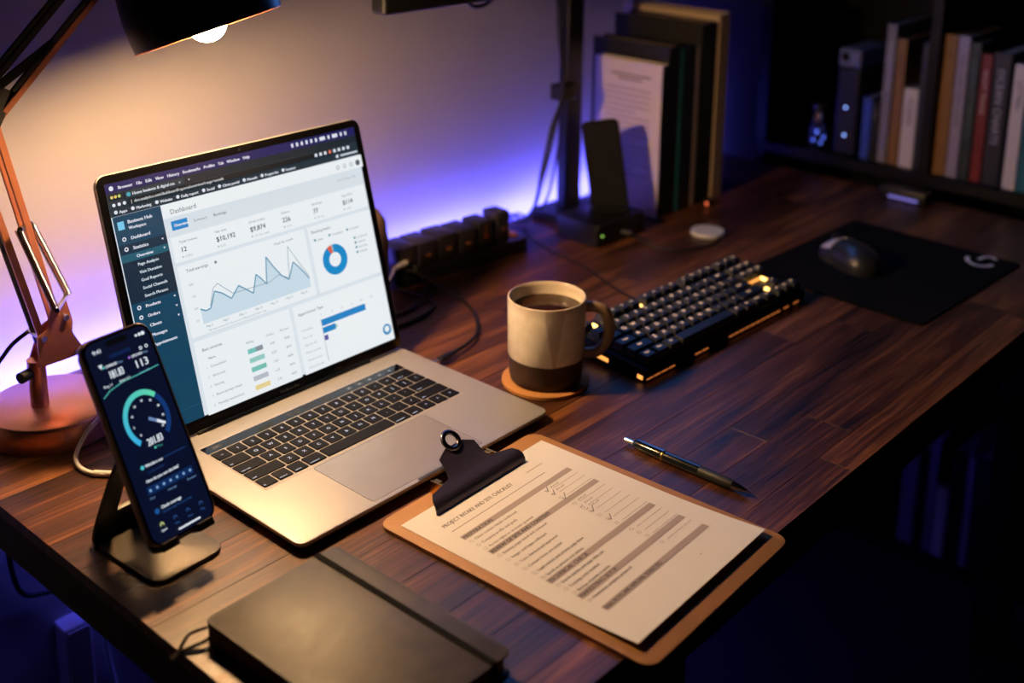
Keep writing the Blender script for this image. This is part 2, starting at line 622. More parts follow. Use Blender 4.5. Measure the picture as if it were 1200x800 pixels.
def T(x, y, size, t, col, maxw=None, bold=0.0):
    size *= 0.72
    return s.text(x, y, size, t, col, sy=KY, flip=True, maxw=maxw, bold=bold)


LT = rgb(225, 232, 245)
s.disc(2.0, 2.0, 0.75, LT, KY)
x = 4.2
for k, wd in enumerate(('Browser', 'File', 'Edit', 'View', 'History', 'Bookmarks', 'Profiles', 'Tab', 'Window', 'Help')):
    x += T(x, 2.8, 2.0, wd, LT, bold=0.12) + 1.3
x = 71
for k in range(11):
    s.rect(x, 1.1, x + (2.4 if k in (6, 8) else 0.9), 2.7, LT); x += 3.6 if k in (6, 8) else 2.1
for k, c in enumerate((rgb(220, 200, 120), rgb(230, 200, 90), rgb(190, 210, 120))):
    s.disc(1.5 + k * 1.25, 5.4, 0.5, c, KY)
s.rect(6.0, 4.2, 27, 7.0, rgb(34, 54, 66))
s.disc(7.2, 5.6, 0.7, rgb(60, 170, 190), KY)
T(8.4, 6.2, 1.9, 'Home business & digital ma', LT, maxw=15, bold=0.1)
T(25, 6.2, 2.0, 'x', LT); T(28.4, 6.2, 2.2, '+', LT)
s.rect(6.6, 7.3, 88, 9.6, rgb(10, 22, 30))
for k in range(3):
    s.disc(1.6 + k * 1.8, 8.5, 0.55, LT, KY)
T(7.4, 9.1, 1.9, '|  dev.analytics.com/dashboard/reports/overview?range=month', rgb(190, 200, 210), maxw=34, bold=0.1)
for k in range(8):
    s.rect(80 + k * 2.1, 7.8, 81.1 + k * 2.1, 9.2, rgb(230, 120, 100) if k == 3 else LT)
x = 1.2
for wd in ('Apps', 'Marketing', 'Website', 'Daily report', 'Social', 'Client portal', 'Manuals', 'Project list', 'Invoices'):
    s.disc(x + .5, 11.3, 0.6, LT, KY)
    x += 1.6 + T(x + 1.6, 12.0, 1.8, wd, LT, bold=0.1) + 1.6
s.disc(89.5, 11.3, 0.6, LT, KY); s.rect(91, 10.8, 99, 11.7, rgb(200, 210, 220))
# side bar
NAVY, DEEP, HL = rgb(10, 66, 96), rgb(8, 40, 62), rgb(24, 92, 116)
s.rect(0, 13.0, 16.7, 100, NAVY)
s.rect(0, 24.4, 16.7, 28.0, rgb(8, 46, 70))
s.rect(0, 28.0, 16.7, 47.6, DEEP)
s.rect(0, 28.2, 16.7, 31.2, HL)
s.rect(1.2, 15.2, 3.4, 18.4, rgb(120, 205, 240)); T(4.6, 16.6, 2.2, 'Business Hub', LT, maxw=9.5, bold=0.12); T(4.6, 18.9, 2.0, 'Workspace', LT, maxw=6, bold=0.1)
for (yy, t) in ((22.9, 'Dashboard'), (26.9, 'Statistics')):
    s.ring(2.4, yy - .7, .35, .7, 0, 2 * PI, LT, KY, 14); T(4.6, yy, 2.1, t, LT, bold=0.12)
T(5.2, 30.3, 2.0, 'Overview', LT, bold=0.14)
for k, t in enumerate(('Page Analysis', 'Visit Duration', 'Goal Reports', 'Social Channels', 'Search Phrases')):
    T(5.0, 33.6 + k * 3.15, 1.9, t, rgb(205, 222, 235), bold=0.1)
for k, t in enumerate(('Products', 'Orders', 'Clients', 'Messages', 'Appointments')):
    yy = 50.2 + k * 3.9
    s.ring(2.4, yy - .7, .35, .7, 0, 2 * PI, LT, KY, 14); T(4.6, yy, 2.0, t, LT, bold=0.12)
for yy in (26, 29.6, 49.3, 53.2, 57.1):
    s.poly([(14.6, yy - .5), (15.4, yy - .5), (15, yy + .3)], LT)
s.rect(0, 94.0, 16.7, 94.2, rgb(30, 96, 120))
# page head
GR, GR2, DK = rgb(120, 135, 148), rgb(160, 172, 184), rgb(70, 82, 96)
s.rect(16.7, 13.0, 100, 18.6, WHITE)
T(19.4, 17.3, 3.0, 'Dashboard', DK)
for k in range(3):
    s.ring(88.5 + k * 3.1, 16.2, .5, .8, 0, 2 * PI, GR2, KY, 14)
s.disc(97.8, 16.2, 1.05, rgb(90, 96, 108), KY)
s.rect(18.9, 20.2, 24.8, 24.0, rgb(22, 134, 208)); T(19.8, 22.7, 1.9, 'Overview', WHITE, bold=0.1)
T(27, 22.7, 1.9, 'Summary', GR); T(34.5, 22.7, 1.9, 'Bookings', GR, bold=0.06)
T(87, 22.4, 1.7, 'Last 30 days, May', GR2)
s.rect(17.6, 26.6, 98.6, 37.0, WHITE)
for k, (t, v, d) in enumerate((('Total reviews', '12', '0 (0%)'), ('Net sales', '$10,192', '8.2%'), ('Gross orders', '$9,874', '12% last week'), ('Visitors', '226', '4.1%'), ('Bookings', '77', '18 new'), ('Avg. ticket', '$114', '-2.0%'))):
    x = 20.2 + k * 13.4
    T(x, 29.6, 1.7, t, GR); T(x, 33.2, 3.2, v, rgb(60, 72, 86), bold=0.08); s.disc(x + .4, 35.2, .3, GR2, KY, 10); T(x + 1.2, 35.7, 1.5, d, GR2)
# chart panel
s.rect(17.6, 38.4, 68.4, 68.0, WHITE)
T(20.4, 41.6, 2.0, 'Total earnings', DK); s.disc(31.6, 41.0, .5, GR, KY, 10)
T(55, 41.6, 1.7, 'Week by month', GR)
for k, t in enumerate(('200', '150', '100', '50')):
    T(20.4, 47.3 + k * 5, 1.5, t, GR2)
for k in range(7):
    T(23.5 + k * 6.4, 65.6, 1.4, 'May %d' % (3 + k * 4), GR)
T(24, 67.4, 1.4, 'Earnings shown for the current billing period before tax', GR2)
base_y = 63.4
cur = [(22.6, 57.5), (24.5, 58.9), (26.4, 58.5), (28.9, 52.3), (31.5, 54.0), (34.6, 57.4), (38.2, 53.2), (41.0, 56.0), (43.2, 58.3), (45.6, 51.0), (47.3, 53.4), (49.0, 56.4), (50.8, 45.2), (53.0, 50.2), (55.6, 55.0), (58.2, 57.6), (61.2, 50.8), (63.6, 54.4), (66.6, 60.0)]
for a, b in zip(cur[:-1], cur[1:]):
    s.poly([a, b, (b[0], base_y + .4), (a[0], base_y + .4)], rgb(205, 225, 238), up=(a is cur[0]))
old = [(26.4, 57.6), (28.6, 51.0), (30.6, 49.6), (33, 52.6), (35.6, 55.6), (50.4, 56), (54.4, 54.2), (58.4, 57.0), (60.2, 43.6), (62.6, 49.6), (66.6, 58.8)]
s.line(old, 0.28, rgb(160, 180, 194), ky=1 / KY)
s.line(cur, 0.42, rgb(86, 150, 182), ky=1 / KY)
# donut panel
s.rect(69.8, 38.4, 98.6, 68.0, WHITE)
T(71.2, 41.6, 2.0, 'Booking status', DK)
for (xx, yy, t) in ((72, 45.3, 'Open'), (78.6, 45.0, 'Completed'), (86.8, 45.0, 'Cancelled'), (89.4, 49.6, 'Confirmed'), (89.4, 51.8, 'Refunds'), (89.4, 54.0, 'No show'), (89.4, 56.2, 'Waiting')):
    s.disc(xx, yy - .6, .45, rgb(30, 130, 150), KY, 10); T(xx + 1.1, yy, 1.5, t, GR)
s.ring(79.0, 55.6, 2.6, 5.5, PI * -0.5, PI * 1.5, rgb(20, 140, 206), KY, 48)
s.ring(79.0, 55.6, 2.6, 5.5, -0.5 * PI - 0.52, -0.5 * PI - 0.16, rgb(222, 98, 72), KY, 8)
s.ring(79.0, 55.6, 2.6, 5.5, -0.5 * PI - 0.16, -0.5 * PI, rgb(170, 178, 190), KY, 4)
# lower panels
s.rect(17.6, 69.6, 55.6, 100, WHITE)
s.rect(57.0, 69.6, 98.6, 100, WHITE)
T(20.0, 74.4, 2.0, 'Best services', DK)
T(21.6, 78.3, 1.6, 'Name', DK); T(36.5, 77.8, 1.5, 'Rating', GR); T(44.5, 77.8, 1.5, 'Orders', GR); T(50.2, 77.8, 1.5, 'Revenue', GR)
for k, c in enumerate((rgb(120, 196, 190), rgb(150, 206, 200), rgb(120, 196, 184), rgb(186, 192, 204), rgb(236, 214, 150))):
    yy = 81.2 + k * 3.9
    T(20.2, yy + .5, 1.5, str(k + 1), GR2)
    T(21.8, yy + .5, 1.6, ('Consultation', 'Web audit', 'Hosting', 'Brand package design', 'Monthly maintenance')[k], GR)
    s.rect(36.4, yy - 1.0, 42.4, yy + 1.0, c)
    if k == 0: s.rect(39.6, yy - 1.0, 42.4, yy + 1.0, rgb(140, 150, 160))
    T(45.4, yy + .5, 1.5, '%d.%02d' % (9 - k, 17 * k + 8), GR); T(51.4, yy + .5, 1.5, '$%d' % (940 - 130 * k), GR)
T(58.6, 74.4, 2.0, 'Appointment Type', DK)
for k in range(6):
    T(68 + k * 4.5, 77.6, 1.3, str(k * 20), GR2)
    T(58.8, 81.4 + k * 3.3, 1.5, ('Consulting', 'First visit', 'Remote call', 'Follow-up visit', 'Group session', 'Workshop day')[k], GR2)
s.rect(67.6, 79.2, 87.8, 82.1, rgb(16, 132, 202))
s.rect(67.6, 82.8, 73.2, 85.4, rgb(16, 132, 202)); s.rect(73.2, 83.4, 74, 84.8, rgb(150, 200, 190))
s.rect(67.6, 86.4, 69.2, 88.6, rgb(92, 84, 160))
s.rect(67.3, 78.8, 67.5, 98, GR2)
s.disc(95.6, 94.4, 2.0, rgb(30, 136, 196), KY, 24); s.disc(95.6, 94.2, 1.15, WHITE, KY); s.poly([(95.0, 94.6), (96.2, 94.6), (95.6, 96.0)], WHITE)
disp = obj('display', s.mesh('display'), print_mat('laptop_screen', LAPTOP_STRENGTH, 0.25, 0.3), lid)
# name on the lower bezel
pm = Print(z=0.00062)
glyphs('MacBook Pro')
pm.text(-0.0110, 0.0052, 0.0048, 'MacBook Pro', rgb(96, 98, 100))
obj('bezel_name', pm.mesh('bezel_name'), print_mat('bezel_print', 0, 0.5), lid)
obj('camera_lens', lathe_bm([(0.0, 0.0003), (0.0018, 0.0003)], 16), simple('lens_glass', rgb(24, 26, 40), rough=0.1), lid, (0, LH - 0.0052, 0.0004))

# ------------------------------------------------------------------ phone and its stand
st = thing('phone_stand', 'metal phone stand with its upright painted in shade and a flat rounded base holding the phone', 'phone stand', D(0.066, 0.405), 0.06)
M['stand'] = simple('stand_metal', rgb(74, 68, 62), rgb(84, 77, 70), scale=400, rough=0.5, metal=0.5)
M['stand_shaded'] = simple('stand_metal_shaded', rgb(24, 23, 23), rough=0.45, metal=0.3)  # darker copy of the stand metal, with the upright's shade painted in
obj('base_plate', slab_bm(0.074, 0.098, 0.014, 0.0, 0.0045, 0.0008, 0, 0.0, 8), M['stand'], st, smooth=True, angle=0.5)
# upright: rises from the back edge of the base and leans to the cradle, with a cable opening
PT, PW, PH_ = 1.1071, 0.0703, 0.1882


def upright():
    bm = bmesh.new()
    prof = [(0.046, 0.0015), (0.0515, 0.006), (0.051, 0.016), (0.046, 0.034), (0.025, 0.080), (0.0020, 0.1145)]
    pts = catmull([(0, a, b) for a, b in prof], 4)
    th = 0.0040
    L = []
    n = len(pts)
    for i, p in enumerate(pts):
        t = (pts[min(i + 1, n - 1)] - pts[max(i - 1, 0)]).normalized()
        nn = Vector((0, -t.z, t.y))
        hw = 0.037 - 0.015 * (i / (n - 1)) ** 1.3
        cols = []
        for xx in (-hw, -hw * 0.36, hw * 0.36, hw):
            cols.append((bm.verts.new((xx, p.y + nn.y * th / 2, p.z + nn.z * th / 2)), bm.verts.new((xx, p.y - nn.y * th / 2, p.z - nn.z * th / 2))))
        L.append(cols)
    h0, h1 = 11, 16
    for i in range(n - 1):
        for j in range(3):
            if j == 1 and h0 <= i < h1:
                continue
            for s_ in (0, 1):
                q = [L[i][j][s_], L[i][j + 1][s_], L[i + 1][j + 1][s_], L[i + 1][j][s_]]
                bm.faces.new(q)
        for j in (0, 3):
            bm.faces.new([L[i][j][0], L[i + 1][j][0], L[i + 1][j][1], L[i][j][1]])
        if h0 <= i < h1:
            for j in (1, 2):
                bm.faces.new([L[i][j][0], L[i + 1][j][0], L[i + 1][j][1], L[i][j][1]])
    for i in (0, n - 1):
        for j in range(3):
            bm.faces.new([L[i][j][0], L[i][j + 1][0], L[i][j + 1][1], L[i][j][1]])
    for i in (h0, h1):
        bm.faces.new([L[i][1][0], L[i][2][0], L[i][2][1], L[i][1][1]])
    bmesh.ops.recalc_face_normals(bm, faces=bm.faces[:])
    return bm


obj('upright', upright(), M['stand_shaded'], st)
# cradle frame follows the phone's lean: local x across, y up the phone, z out of its face
crl = obj('cradle', slab_bm(0.058, 0.112, 0.006, -0.0165, -0.0130, 0.0006, 0, 0.052, 5), M['stand_shaded'], st, (-0.0065, -0.0525, 0.0405), (PT, 0, 0.05))
for sx in (-0.019, 0.019):
    bm = bmesh.new()
    box_bm(sx - 0.0085, sx + 0.0085, -0.0040, 0.0001, -0.0160, 0.0042, 0.0010, 2, bm)
    box_bm(sx - 0.0085, sx + 0.0085, -0.0040, 0.0034, 0.0004, 0.0042, 0.0010, 2, bm)
    obj('hook', bm, M['stand_shaded'], crl)
obj('cushion', box_bm(-0.022, 0.022, 0.03, 0.09, -0.0132, -0.0081, 0.0008, 1), M['rubber'], crl)

phone = thing('smartphone', 'black smartphone showing a speed test dial, propped on the metal stand', 'phone', D(0.0635, 0.3526, 0.0405), 0.109)
pb = obj('body', slab_bm(PW, PH_, 0.0118, -0.0082, 0.0, 0.0022, 0, PH_ / 2, 8, 3), simple('phone_frame', rgb(150, 132, 120), rough=0.34, metal=0.85), phone, (0, 0, 0), (PT, 0, 0), smooth=True, angle=0.6)
obj('front_glass', slab_bm(PW - 0.0024, PH_ - 0.0024, 0.0107, -0.0002, 0.0003, 0, 0, PH_ / 2, 8), M['black_gloss'], pb)
for k, yy in enumerate((0.128, 0.112)):
    obj('side_button', box_bm(-PW / 2 - 0.0005, -PW / 2 + 0.0005, yy, yy + 0.011, -0.0052, -0.0030, 0.0002, 1), M['copper_dark'], pb)
q = Print(z=0.00032)
NB = rgb(8, 16, 42)
q.poly(rrect(PW - 0.0065, PH_ - 0.0065, 0.0092, 6, 0, PH_ / 2), NB)
q.poly(rrect(0.022, 0.0052, 0.0025, 6, 0, PH_ - 0.0082), rgb(4, 6, 10))
W_, LB = rgb(232, 240, 250), rgb(120, 160, 205)
q.text(-0.0255, 0.1748, 0.0052, '9:41', W_, bold=0.0003)
for k in range(3):
    q.disc(0.0195 + k * 0.0035, 0.1778, 0.0012 + 0.0003 * k, W_)
q.rect(-0.012, 0.1672, 0.010, 0.1705, rgb(12, 34, 78))
q.poly([(-0.0245, 0.1652), (-0.0205, 0.1652), (-0.0225, 0.1608)], W_)
for xx in (0.0195, 0.0255):
    q.ring(xx, 0.1660, 0.0008, 0.0016, 0, 2 * PI, W_, n=14)
for (xx, l, v, u) in ((-0.0212, 'DOWNLOAD', '181.83', 'Mbps'), (0.0048, 'UPLOAD', '113', 'Mbps')):
    q.disc(xx + .001, 0.1618, 0.0011, rgb(90, 210, 200) if xx < 0 else rgb(170, 110, 230))
    q.text(xx + 0.003, 0.1606, 0.0034, l, W_, maxw=0.011, bold=0.0002)
    q.text(xx + 0.0145, 0.1606, 0.0026, u, LB)
    q.text(xx + 0.003, 0.1505, 0.0098, v, W_, maxw=0.0145, bold=0.0004)
for (xx, t) in ((-0.0265, 'Ping 11'), (-0.0108, 'Jitter 4.2'), (0.0100, 'Loss 0.0')):
    q.text(xx, 0.1448, 0.0031, t, LB if xx > 0 else W_, bold=0.0001)
q.line([(-0.0300, 0.1372), (-0.022, 0.1415), (-0.008, 0.1445), (0.008, 0.1450), (0.0300, 0.1462)], 0.0007, rgb(90, 200, 190))
GC = (0.0016, 0.1062)


def gcol(t):
    a, b = (60, 180, 235), (100, 220, 175)
    return rgb(*[a[i] + (b[i] - a[i]) * t for i in range(3)])


q.ring(GC[0], GC[1], 0.0185, 0.0228, math.radians(228), math.radians(45), None, 1.14, 48, gcol)
q.ring(GC[0], GC[1], 0.0185, 0.0228, math.radians(45), math.radians(-48), rgb(18, 56, 118), 1.14, 26)
for k in range(9):
    a = math.radians(222 - k * 33)
    q.text(GC[0] + 0.0150 * math.cos(a) - 0.0008, GC[1] + 0.0165 * math.sin(a) - 0.0009, 0.0030, ('0', '5', '10', '50', '100', '250', '500', '750', '1000')[k], W_, maxw=0.0022, bold=0.0002)
a = math.radians(-30)
q.poly([(GC[0] + 0.0004, GC[1] - 0.0016), (GC[0] + 0.0145, GC[1] - 0.0108), (GC[0] + 0.0155, GC[1] - 0.0088), (GC[0] + 0.0014, GC[1] + 0.0012)], rgb(110, 140, 190))
q.poly([(GC[0] + 0.0072, GC[1] - 0.0060), (GC[0] + 0.0145, GC[1] - 0.0108), (GC[0] + 0.0155, GC[1] - 0.0088), (GC[0] + 0.0082, GC[1] - 0.0036)], W_)
q.text(-0.0068, 0.0836, 0.0094, '201.83', W_, maxw=0.0155, bold=0.0004)
q.disc(-0.001, 0.0805, 0.0010, rgb(90, 220, 190)); q.text(0.0006, 0.0796, 0.0027, 'Mbps', rgb(60, 160, 150))
q.disc(-0.0192, 0.0692, 0.0018, rgb(80, 200, 215)); q.text(-0.0164, 0.0680, 0.0037, 'Wireless net', W_, maxw=0.018, bold=0.0003)
q.rect(0.004, 0.0690, 0.026, 0.0697, rgb(28, 62, 120))
q.text(-0.0164, 0.0625, 0.0030, 'Local provider', rgb(30, 64, 120))
q.text(-0.0205, 0.0556, 0.0036, 'How do you rate this link?', W_, maxw=0.034, bold=0.0003)
q.rect(-0.0225, 0.0452, 0.0255, 0.0520, rgb(14, 44, 92))
for k in range(7):
    q.ring(-0.0195 + k * 0.0070, 0.0486, 0.0004, 0.0012, 0, 2 * PI, rgb(150, 190, 235), n=12)
for (xx, t) in ((-0.0225, 'Poor'), (-0.0040, 'Average'), (0.0165, 'Excellent')):
    q.text(xx, 0.0412, 0.0027, t, LB)
q.disc(-0.0205, 0.0300, 0.0024, rgb(28, 84, 150)); q.text(-0.0160, 0.0300, 0.0038, 'Check coverage', W_, maxw=0.021, bold=0.0003); q.text(-0.0160, 0.0262, 0.0029, 'See the map for your area', rgb(40, 86, 150))
for k, t in enumerate(('Speed', 'Video', 'Status', 'Map')):
    xx = -0.0205 + k * 0.0138
    c = rgb(220, 226, 150) if k == 0 else rgb(40, 74, 130)
    q.ring(xx, 0.0180, 0.0010, 0.0020, -0.6, PI + 0.6, c, n=14)
    q.text(xx - 0.0024, 0.0122, 0.0027, t, W_ if k == 0 else c, maxw=0.0052, bold=0.0002)
q.poly(rrect(0.0235, 0.0016, 0.0007, 4, 0.0040, 0.0072), W_)
obj('screen', q.mesh('screen'), print_mat('phone_screen', PHONE_STRENGTH, 0.3, 0.2), pb)

# ------------------------------------------------------------------ clipboard, form, clip
CB_LOC, CB_R = D(0.3381, 0.2898), math.radians(2.44)
CBW, CBH = 0.2319, 0.3119
M['board'] = simple('hardboard', rgb(172, 122, 72), rgb(192, 140, 86), scale=420, rough=0.55, bump=0.06)
cb = thing('clipboard', 'brown hardboard clipboard with black metal clip lying at the desk front', 'clipboard', CB_LOC, CB_R)
obj('board', slab_bm(CBW, CBH, 0.013, 0.0, 0.0042, 0.0006, 0, -CBH / 2, 8), M['board'], cb, smooth=True, angle=0.5)
M['clip'] = simple('clip_steel', rgb(64, 60, 82), rough=0.42, metal=0.5)


def clip_plate():
    prof = [(-0.0345, 0.0046), (-0.0338, 0.0090), (-0.0312, 0.0135), (-0.0270, 0.0162), (-0.0215, 0.0184), (-0.016, 0.0212), (-0.010, 0.0252), (-0.004, 0.0298), (0.001, 0.0338), (0.006, 0.0378)]
    hw = [0.066, 0.066, 0.0655, 0.064, 0.0590, 0.0300, 0.0270, 0.0262, 0.0255, 0.0125]
    bm = bmesh.new()
    n = len(prof)
    th = 0.0012
    L = []
    nx = 14
    for i in range(n):
        a, b = prof[max(i - 1, 0)], prof[min(i + 1, n - 1)]
        t = Vector((0, b[0] - a[0], b[1] - a[1])).normalized()
        nn = Vector((0, -t.z, t.y))
        row = []
        for j in range(nx + 1):
            xx = -hw[i] + 2 * hw[i] * j / nx
            p = Vector((xx, prof[i][0], prof[i][1]))
            row.append((bm.verts.new(p), bm.verts.new(p - nn * th)))
        L.append(row)
    for i in range(n - 1):
        for j in range(nx):
            for s_ in (0, 1):
                bm.faces.new([L[i][j][s_], L[i][j + 1][s_], L[i + 1][j + 1][s_], L[i + 1][j][s_]])
        for j in (0, nx):
            bm.faces.new([L[i][j][0], L[i + 1][j][0], L[i + 1][j][1], L[i][j][1]])
    for i in (0, n - 1):
        for j in range(nx):
            bm.faces.new([L[i][j][0], L[i][j + 1][0], L[i][j + 1][1], L[i][j][1]])
    bmesh.ops.recalc_face_normals(bm, faces=bm.faces[:])
    return bm


cl = obj('clip', clip_plate(), M['clip'], cb, (-0.004, 0, 0), smooth=True, angle=0.7)
# hanging ring at the lever's tip
bm = bmesh.new()
R0, r0 = 0.0092, 0.0029
tilt = math.radians(39)
for i in range(28):
    a = 2 * PI * i / 28
    for j in range(10):
        b = 2 * PI * j / 10
        x_ = (R0 + r0 * math.cos(b)) * math.cos(a); y_ = (R0 + r0 * math.cos(b)) * math.sin(a); z_ = r0 * 0.7 * math.sin(b)
        bm.verts.new((x_, y_ * math.cos(tilt) - z_ * math.sin(tilt), y_ * math.sin(tilt) + z_ * math.cos(tilt)))
bm.verts.ensure_lookup_table()
for i in range(28):
    for j in range(10):
        bm.faces.new([bm.verts[i * 10 + j], bm.verts[((i + 1) % 28) * 10 + j], bm.verts[((i + 1) % 28) * 10 + (j + 1) % 10], bm.verts[i * 10 + (j + 1) % 10]])
bmesh.ops.recalc_face_normals(bm, faces=bm.faces[:])
obj('hanging_ring', bm, simple('ring_steel', rgb(120, 116, 124), rough=0.25, metal=1.0), cl, (0.0, 0.0095, 0.0408), smooth=True, angle=2)
obj('spring_coil', tube_bm([(-0.035 + 0.070 * k / 90, -0.014 + 0.0042 * math.cos(k * 0.9), 0.0108 + 0.0042 * math.sin(k * 0.9)) for k in range(91)], 0.0007, 6), M['brass'], cb, (-0.004, 0, 0), smooth=True, angle=2)
obj('clip_base', box_bm(-0.040, 0.040, -0.0190, -0.001, 0.0042, 0.0056, 0.0005, 1), M['brass'], cb, (-0.004, 0, 0))
for sx in (-0.041, 0.041):
    bm = box_bm(sx - 0.0010, sx + 0.0010, -0.019, -0.002, 0.0050, 0.0190, 0.0003, 1)
    box_bm(sx - 0.006 if sx > 0 else sx, sx if sx > 0 else sx + 0.006, -0.012, -0.004, 0.0170, 0.0188, 0.0003, 1, bm)
    obj('side_lug', bm, M['brass'], cb, (-0.004, 0, 0))
for sx in (-0.034, 0.034):
    obj('rivet', lathe_bm([(0.0, 0.0125), (0.002, 0.012), (0.0022, 0.008), (0.003, 0.0066), (0.003, 0.0054)], 14), M['chrome'], cb, (sx - 0.004, -0.0045, 0), smooth=True)


# form: one sheet, its foot curling slightly off the board
def curl(x, y):
    t = max(0.0, (-y - 0.17) / 0.12)
    return 0.0052 * t * t


PX0, PX1, PY0, PY1 = -0.104, 0.1065, -0.2905, -0.0198
bm = bmesh.new()
NX, NY = 4, 24
g = {}
for lay, dz in ((0, 0.0), (1, 0.0005)):
    for i in range(NX + 1):
        for j in range(NY + 1):
            xx = PX0 + (PX1 - PX0) * i / NX; yy = PY0 + (PY1 - PY0) * j / NY
            g[(lay, i, j)] = bm.verts.new((xx, yy, 0.0042 + dz + curl(xx, yy)))
for lay in (0, 1):
    for i in range(NX):
        for j in range(NY):
            bm.faces.new([g[(lay, i, j)], g[(lay, i + 1, j)], g[(lay, i + 1, j + 1)], g[(lay, i, j + 1)]])
for j in range(NY):
    for i in (0, NX):
        bm.faces.new([g[(0, i, j)], g[(0, i, j + 1)], g[(1, i, j + 1)], g[(1, i, j)]])
for i in range(NX):
    for j in (0, NY):
        bm.faces.new([g[(0, i, j)], g[(0, i + 1, j)], g[(1, i + 1, j)], g[(1, i, j)]])
bmesh.ops.recalc_face_normals(bm, faces=bm.faces[:])
form = thing('paper_form', 'white printed checklist form held in the clipboard', 'paper', CB_LOC, CB_R)
obj('sheet', bm, simple('paper', rgb(240, 238, 236), rgb(245, 243, 241), scale=60, rough=0.8), form, smooth=True, angle=0.8)
f = Print(z=0.00472, step=4e-6, warp=curl)
INK, MID, BAND = rgb(60, 54, 60), rgb(120, 112, 112), rgb(178, 166, 164)


def ft(x, y, size, t, col, maxw=None, bold=0.0):
    f.text(x, y, size, t, col, maxw=maxw, bold=bold)


ft(-0.081, -0.0545, 0.0072, 'PROJECT INTAKE AND SITE CHECKLIST', rgb(110, 102, 102), maxw=0.100, bold=0.0004)
f.rect(-0.081, -0.0640, 0.058, -0.0632, MID, n=6)
f.rect(0.045, -0.0508, 0.070, -0.0490, rgb(205, 198, 192))
sections = [(-0.0785, 'PREPARATION', 3), (-0.1130, 'REVIEW OF SITE AND CONTENT', 6), (-0.1808, 'TECHNICAL CHECK', 3), (-0.2148, 'MARKETING SETUP', 1), (-0.2412, 'FINAL NOTES AND APPROVAL SIGNATURES', 0)]
lines = ['Client contact details confirmed', 'Company profile and goals', 'Access rights to accounts granted', 'Existing pages listed and reviewed', 'Images and logos collected', 'Texts checked and approved', 'Contact forms are tested', 'Legal notices and privacy page done', 'Speed on phones and tablets', 'Search entries and page titles set', 'Tracking code installed', 'Backup schedule is active', 'Newsletter template prepared']
li = 0
for (yb, title, n) in sections:
    f.rect(-0.0825, yb - 0.0036, 0.0805, yb + 0.0036, BAND, n=8)
    f.text(-0.0815, yb - 0.0022, 0.0062, title, INK, maxw=0.085, bold=0.0004)
    for k in range(n):
        y = yb - 0.0092 - k * 0.0088 * (0.062 / (n * 0.0088) * 0.98 if n == 6 else 1.0)
        for (a, b) in (((-0.0815, -0.0783)), ((0.0300, 0.0334))):
            c0, c1 = (MID, MID)
            f.line([(a, y - 0.0014), (b, y - 0.0014), (b, y + 0.0018), (a, y + 0.0018), (a, y - 0.0014)], 0.0003, c0)
        f.text(-0.0755, y - 0.0014, 0.0046, lines[li % len(lines)], MID, bold=0.0002)
        f.rect(0.0385, y - 0.0016, 0.0800, y - 0.0012, MID, n=3)
        li += 1
# pen marks and scribbled notes
PEN = rgb(28, 26, 34)
for (x, y, kx) in ((0.0320, -0.0870, 1), (0.0320, -0.0955, 1), (0.0330, -0.1085, 1.4), (0.0330, -0.1430, 1.2), (0.0330, -0.1640, 1.2)):
    f.line([(x - 0.0020, y + 0.0010), (x - 0.0002, y - 0.0018), (x + 0.0052 * kx, y + 0.0046 * kx)], 0.0007, PEN)
for (x0, y) in ((0.0385, -0.0865), (0.0385, -0.0935), (0.0385, -0.1210), (0.0385, -0.1290), (0.0385, -0.1370), (0.030, -0.1300), (0.030, -0.1372)):
    pts = [(x0 + 0.0011 * k, y + 0.0013 * math.sin(k * 2.1 + x0 * 900) * (1 + 0.4 * math.sin(k * 1.3))) for k in range(13 if x0 > 0.035 else 5)]
    f.line(pts, 0.00035, PEN)
f.disc(0.036, -0.2635, 0.0008, rgb(150, 135, 130), n=8)
obj('printed_text', f.mesh('printed_text'), print_mat('form_ink', 0, 0.8), form)

# ------------------------------------------------------------------ pen
pen = thing('ballpoint_pen', 'black ballpoint pen with silver button lying on the desk beside the clipboard', 'pen', D(0.5072, 0.1300, 0.0058), math.radians(0.5))
rot = (PI / 2, 0, 0)          # lathe axis along -y


def pz(prof): return lathe_bm(prof, 24)


M['pen_body'] = simple('pen_lacquer', rgb(14, 22, 26), rough=0.18, coat=0.5)
M['pen_grip'] = simple('pen_grip', rgb(34, 36, 34), rough=0.5, scale=500, bump=0.08)
obj('barrel', pz([(0.0, -0.0655), (0.0040, -0.0655), (0.0050, -0.062), (0.0056, -0.030), (0.0056, 0.018)]), M['pen_body'], pen, rot=rot, smooth=True, angle=0.7)
obj('grip', pz([(0.0056, 0.018), (0.0057, 0.030), (0.0054, 0.052), (0.0046, 0.0575)]), M['pen_grip'], pen, rot=rot, smooth=True)
obj('cone', pz([(0.0046, 0.0575), (0.0034, 0.066), (0.0017, 0.0735), (0.0010, 0.074)]), M['chrome'], pen, rot=rot, smooth=True)
obj('tip', pz([(0.0010, 0.074), (0.0008, 0.078), (0.0, 0.0788)]), M['chrome'], pen, rot=rot, smooth=True)
obj('push_button', pz([(0.0, -0.0785), (0.0026, -0.078), (0.0028, -0.070), (0.0034, -0.0655)]), M['chrome'], pen, rot=rot, smooth=True)
obj('ring', pz([(0.0057, -0.0285), (0.0060, -0.0280), (0.0060, -0.0262), (0.0057, -0.0257)]), M['brass'], pen, rot=rot, smooth=True)
obj('pocket_clip', bar_bm((-0.0015, 0.062, 0.0065), (-0.0015, 0.026, 0.0066), 0.003, 0.001, side=Vector((1, 0, 0))), M['pen_body'], pen)

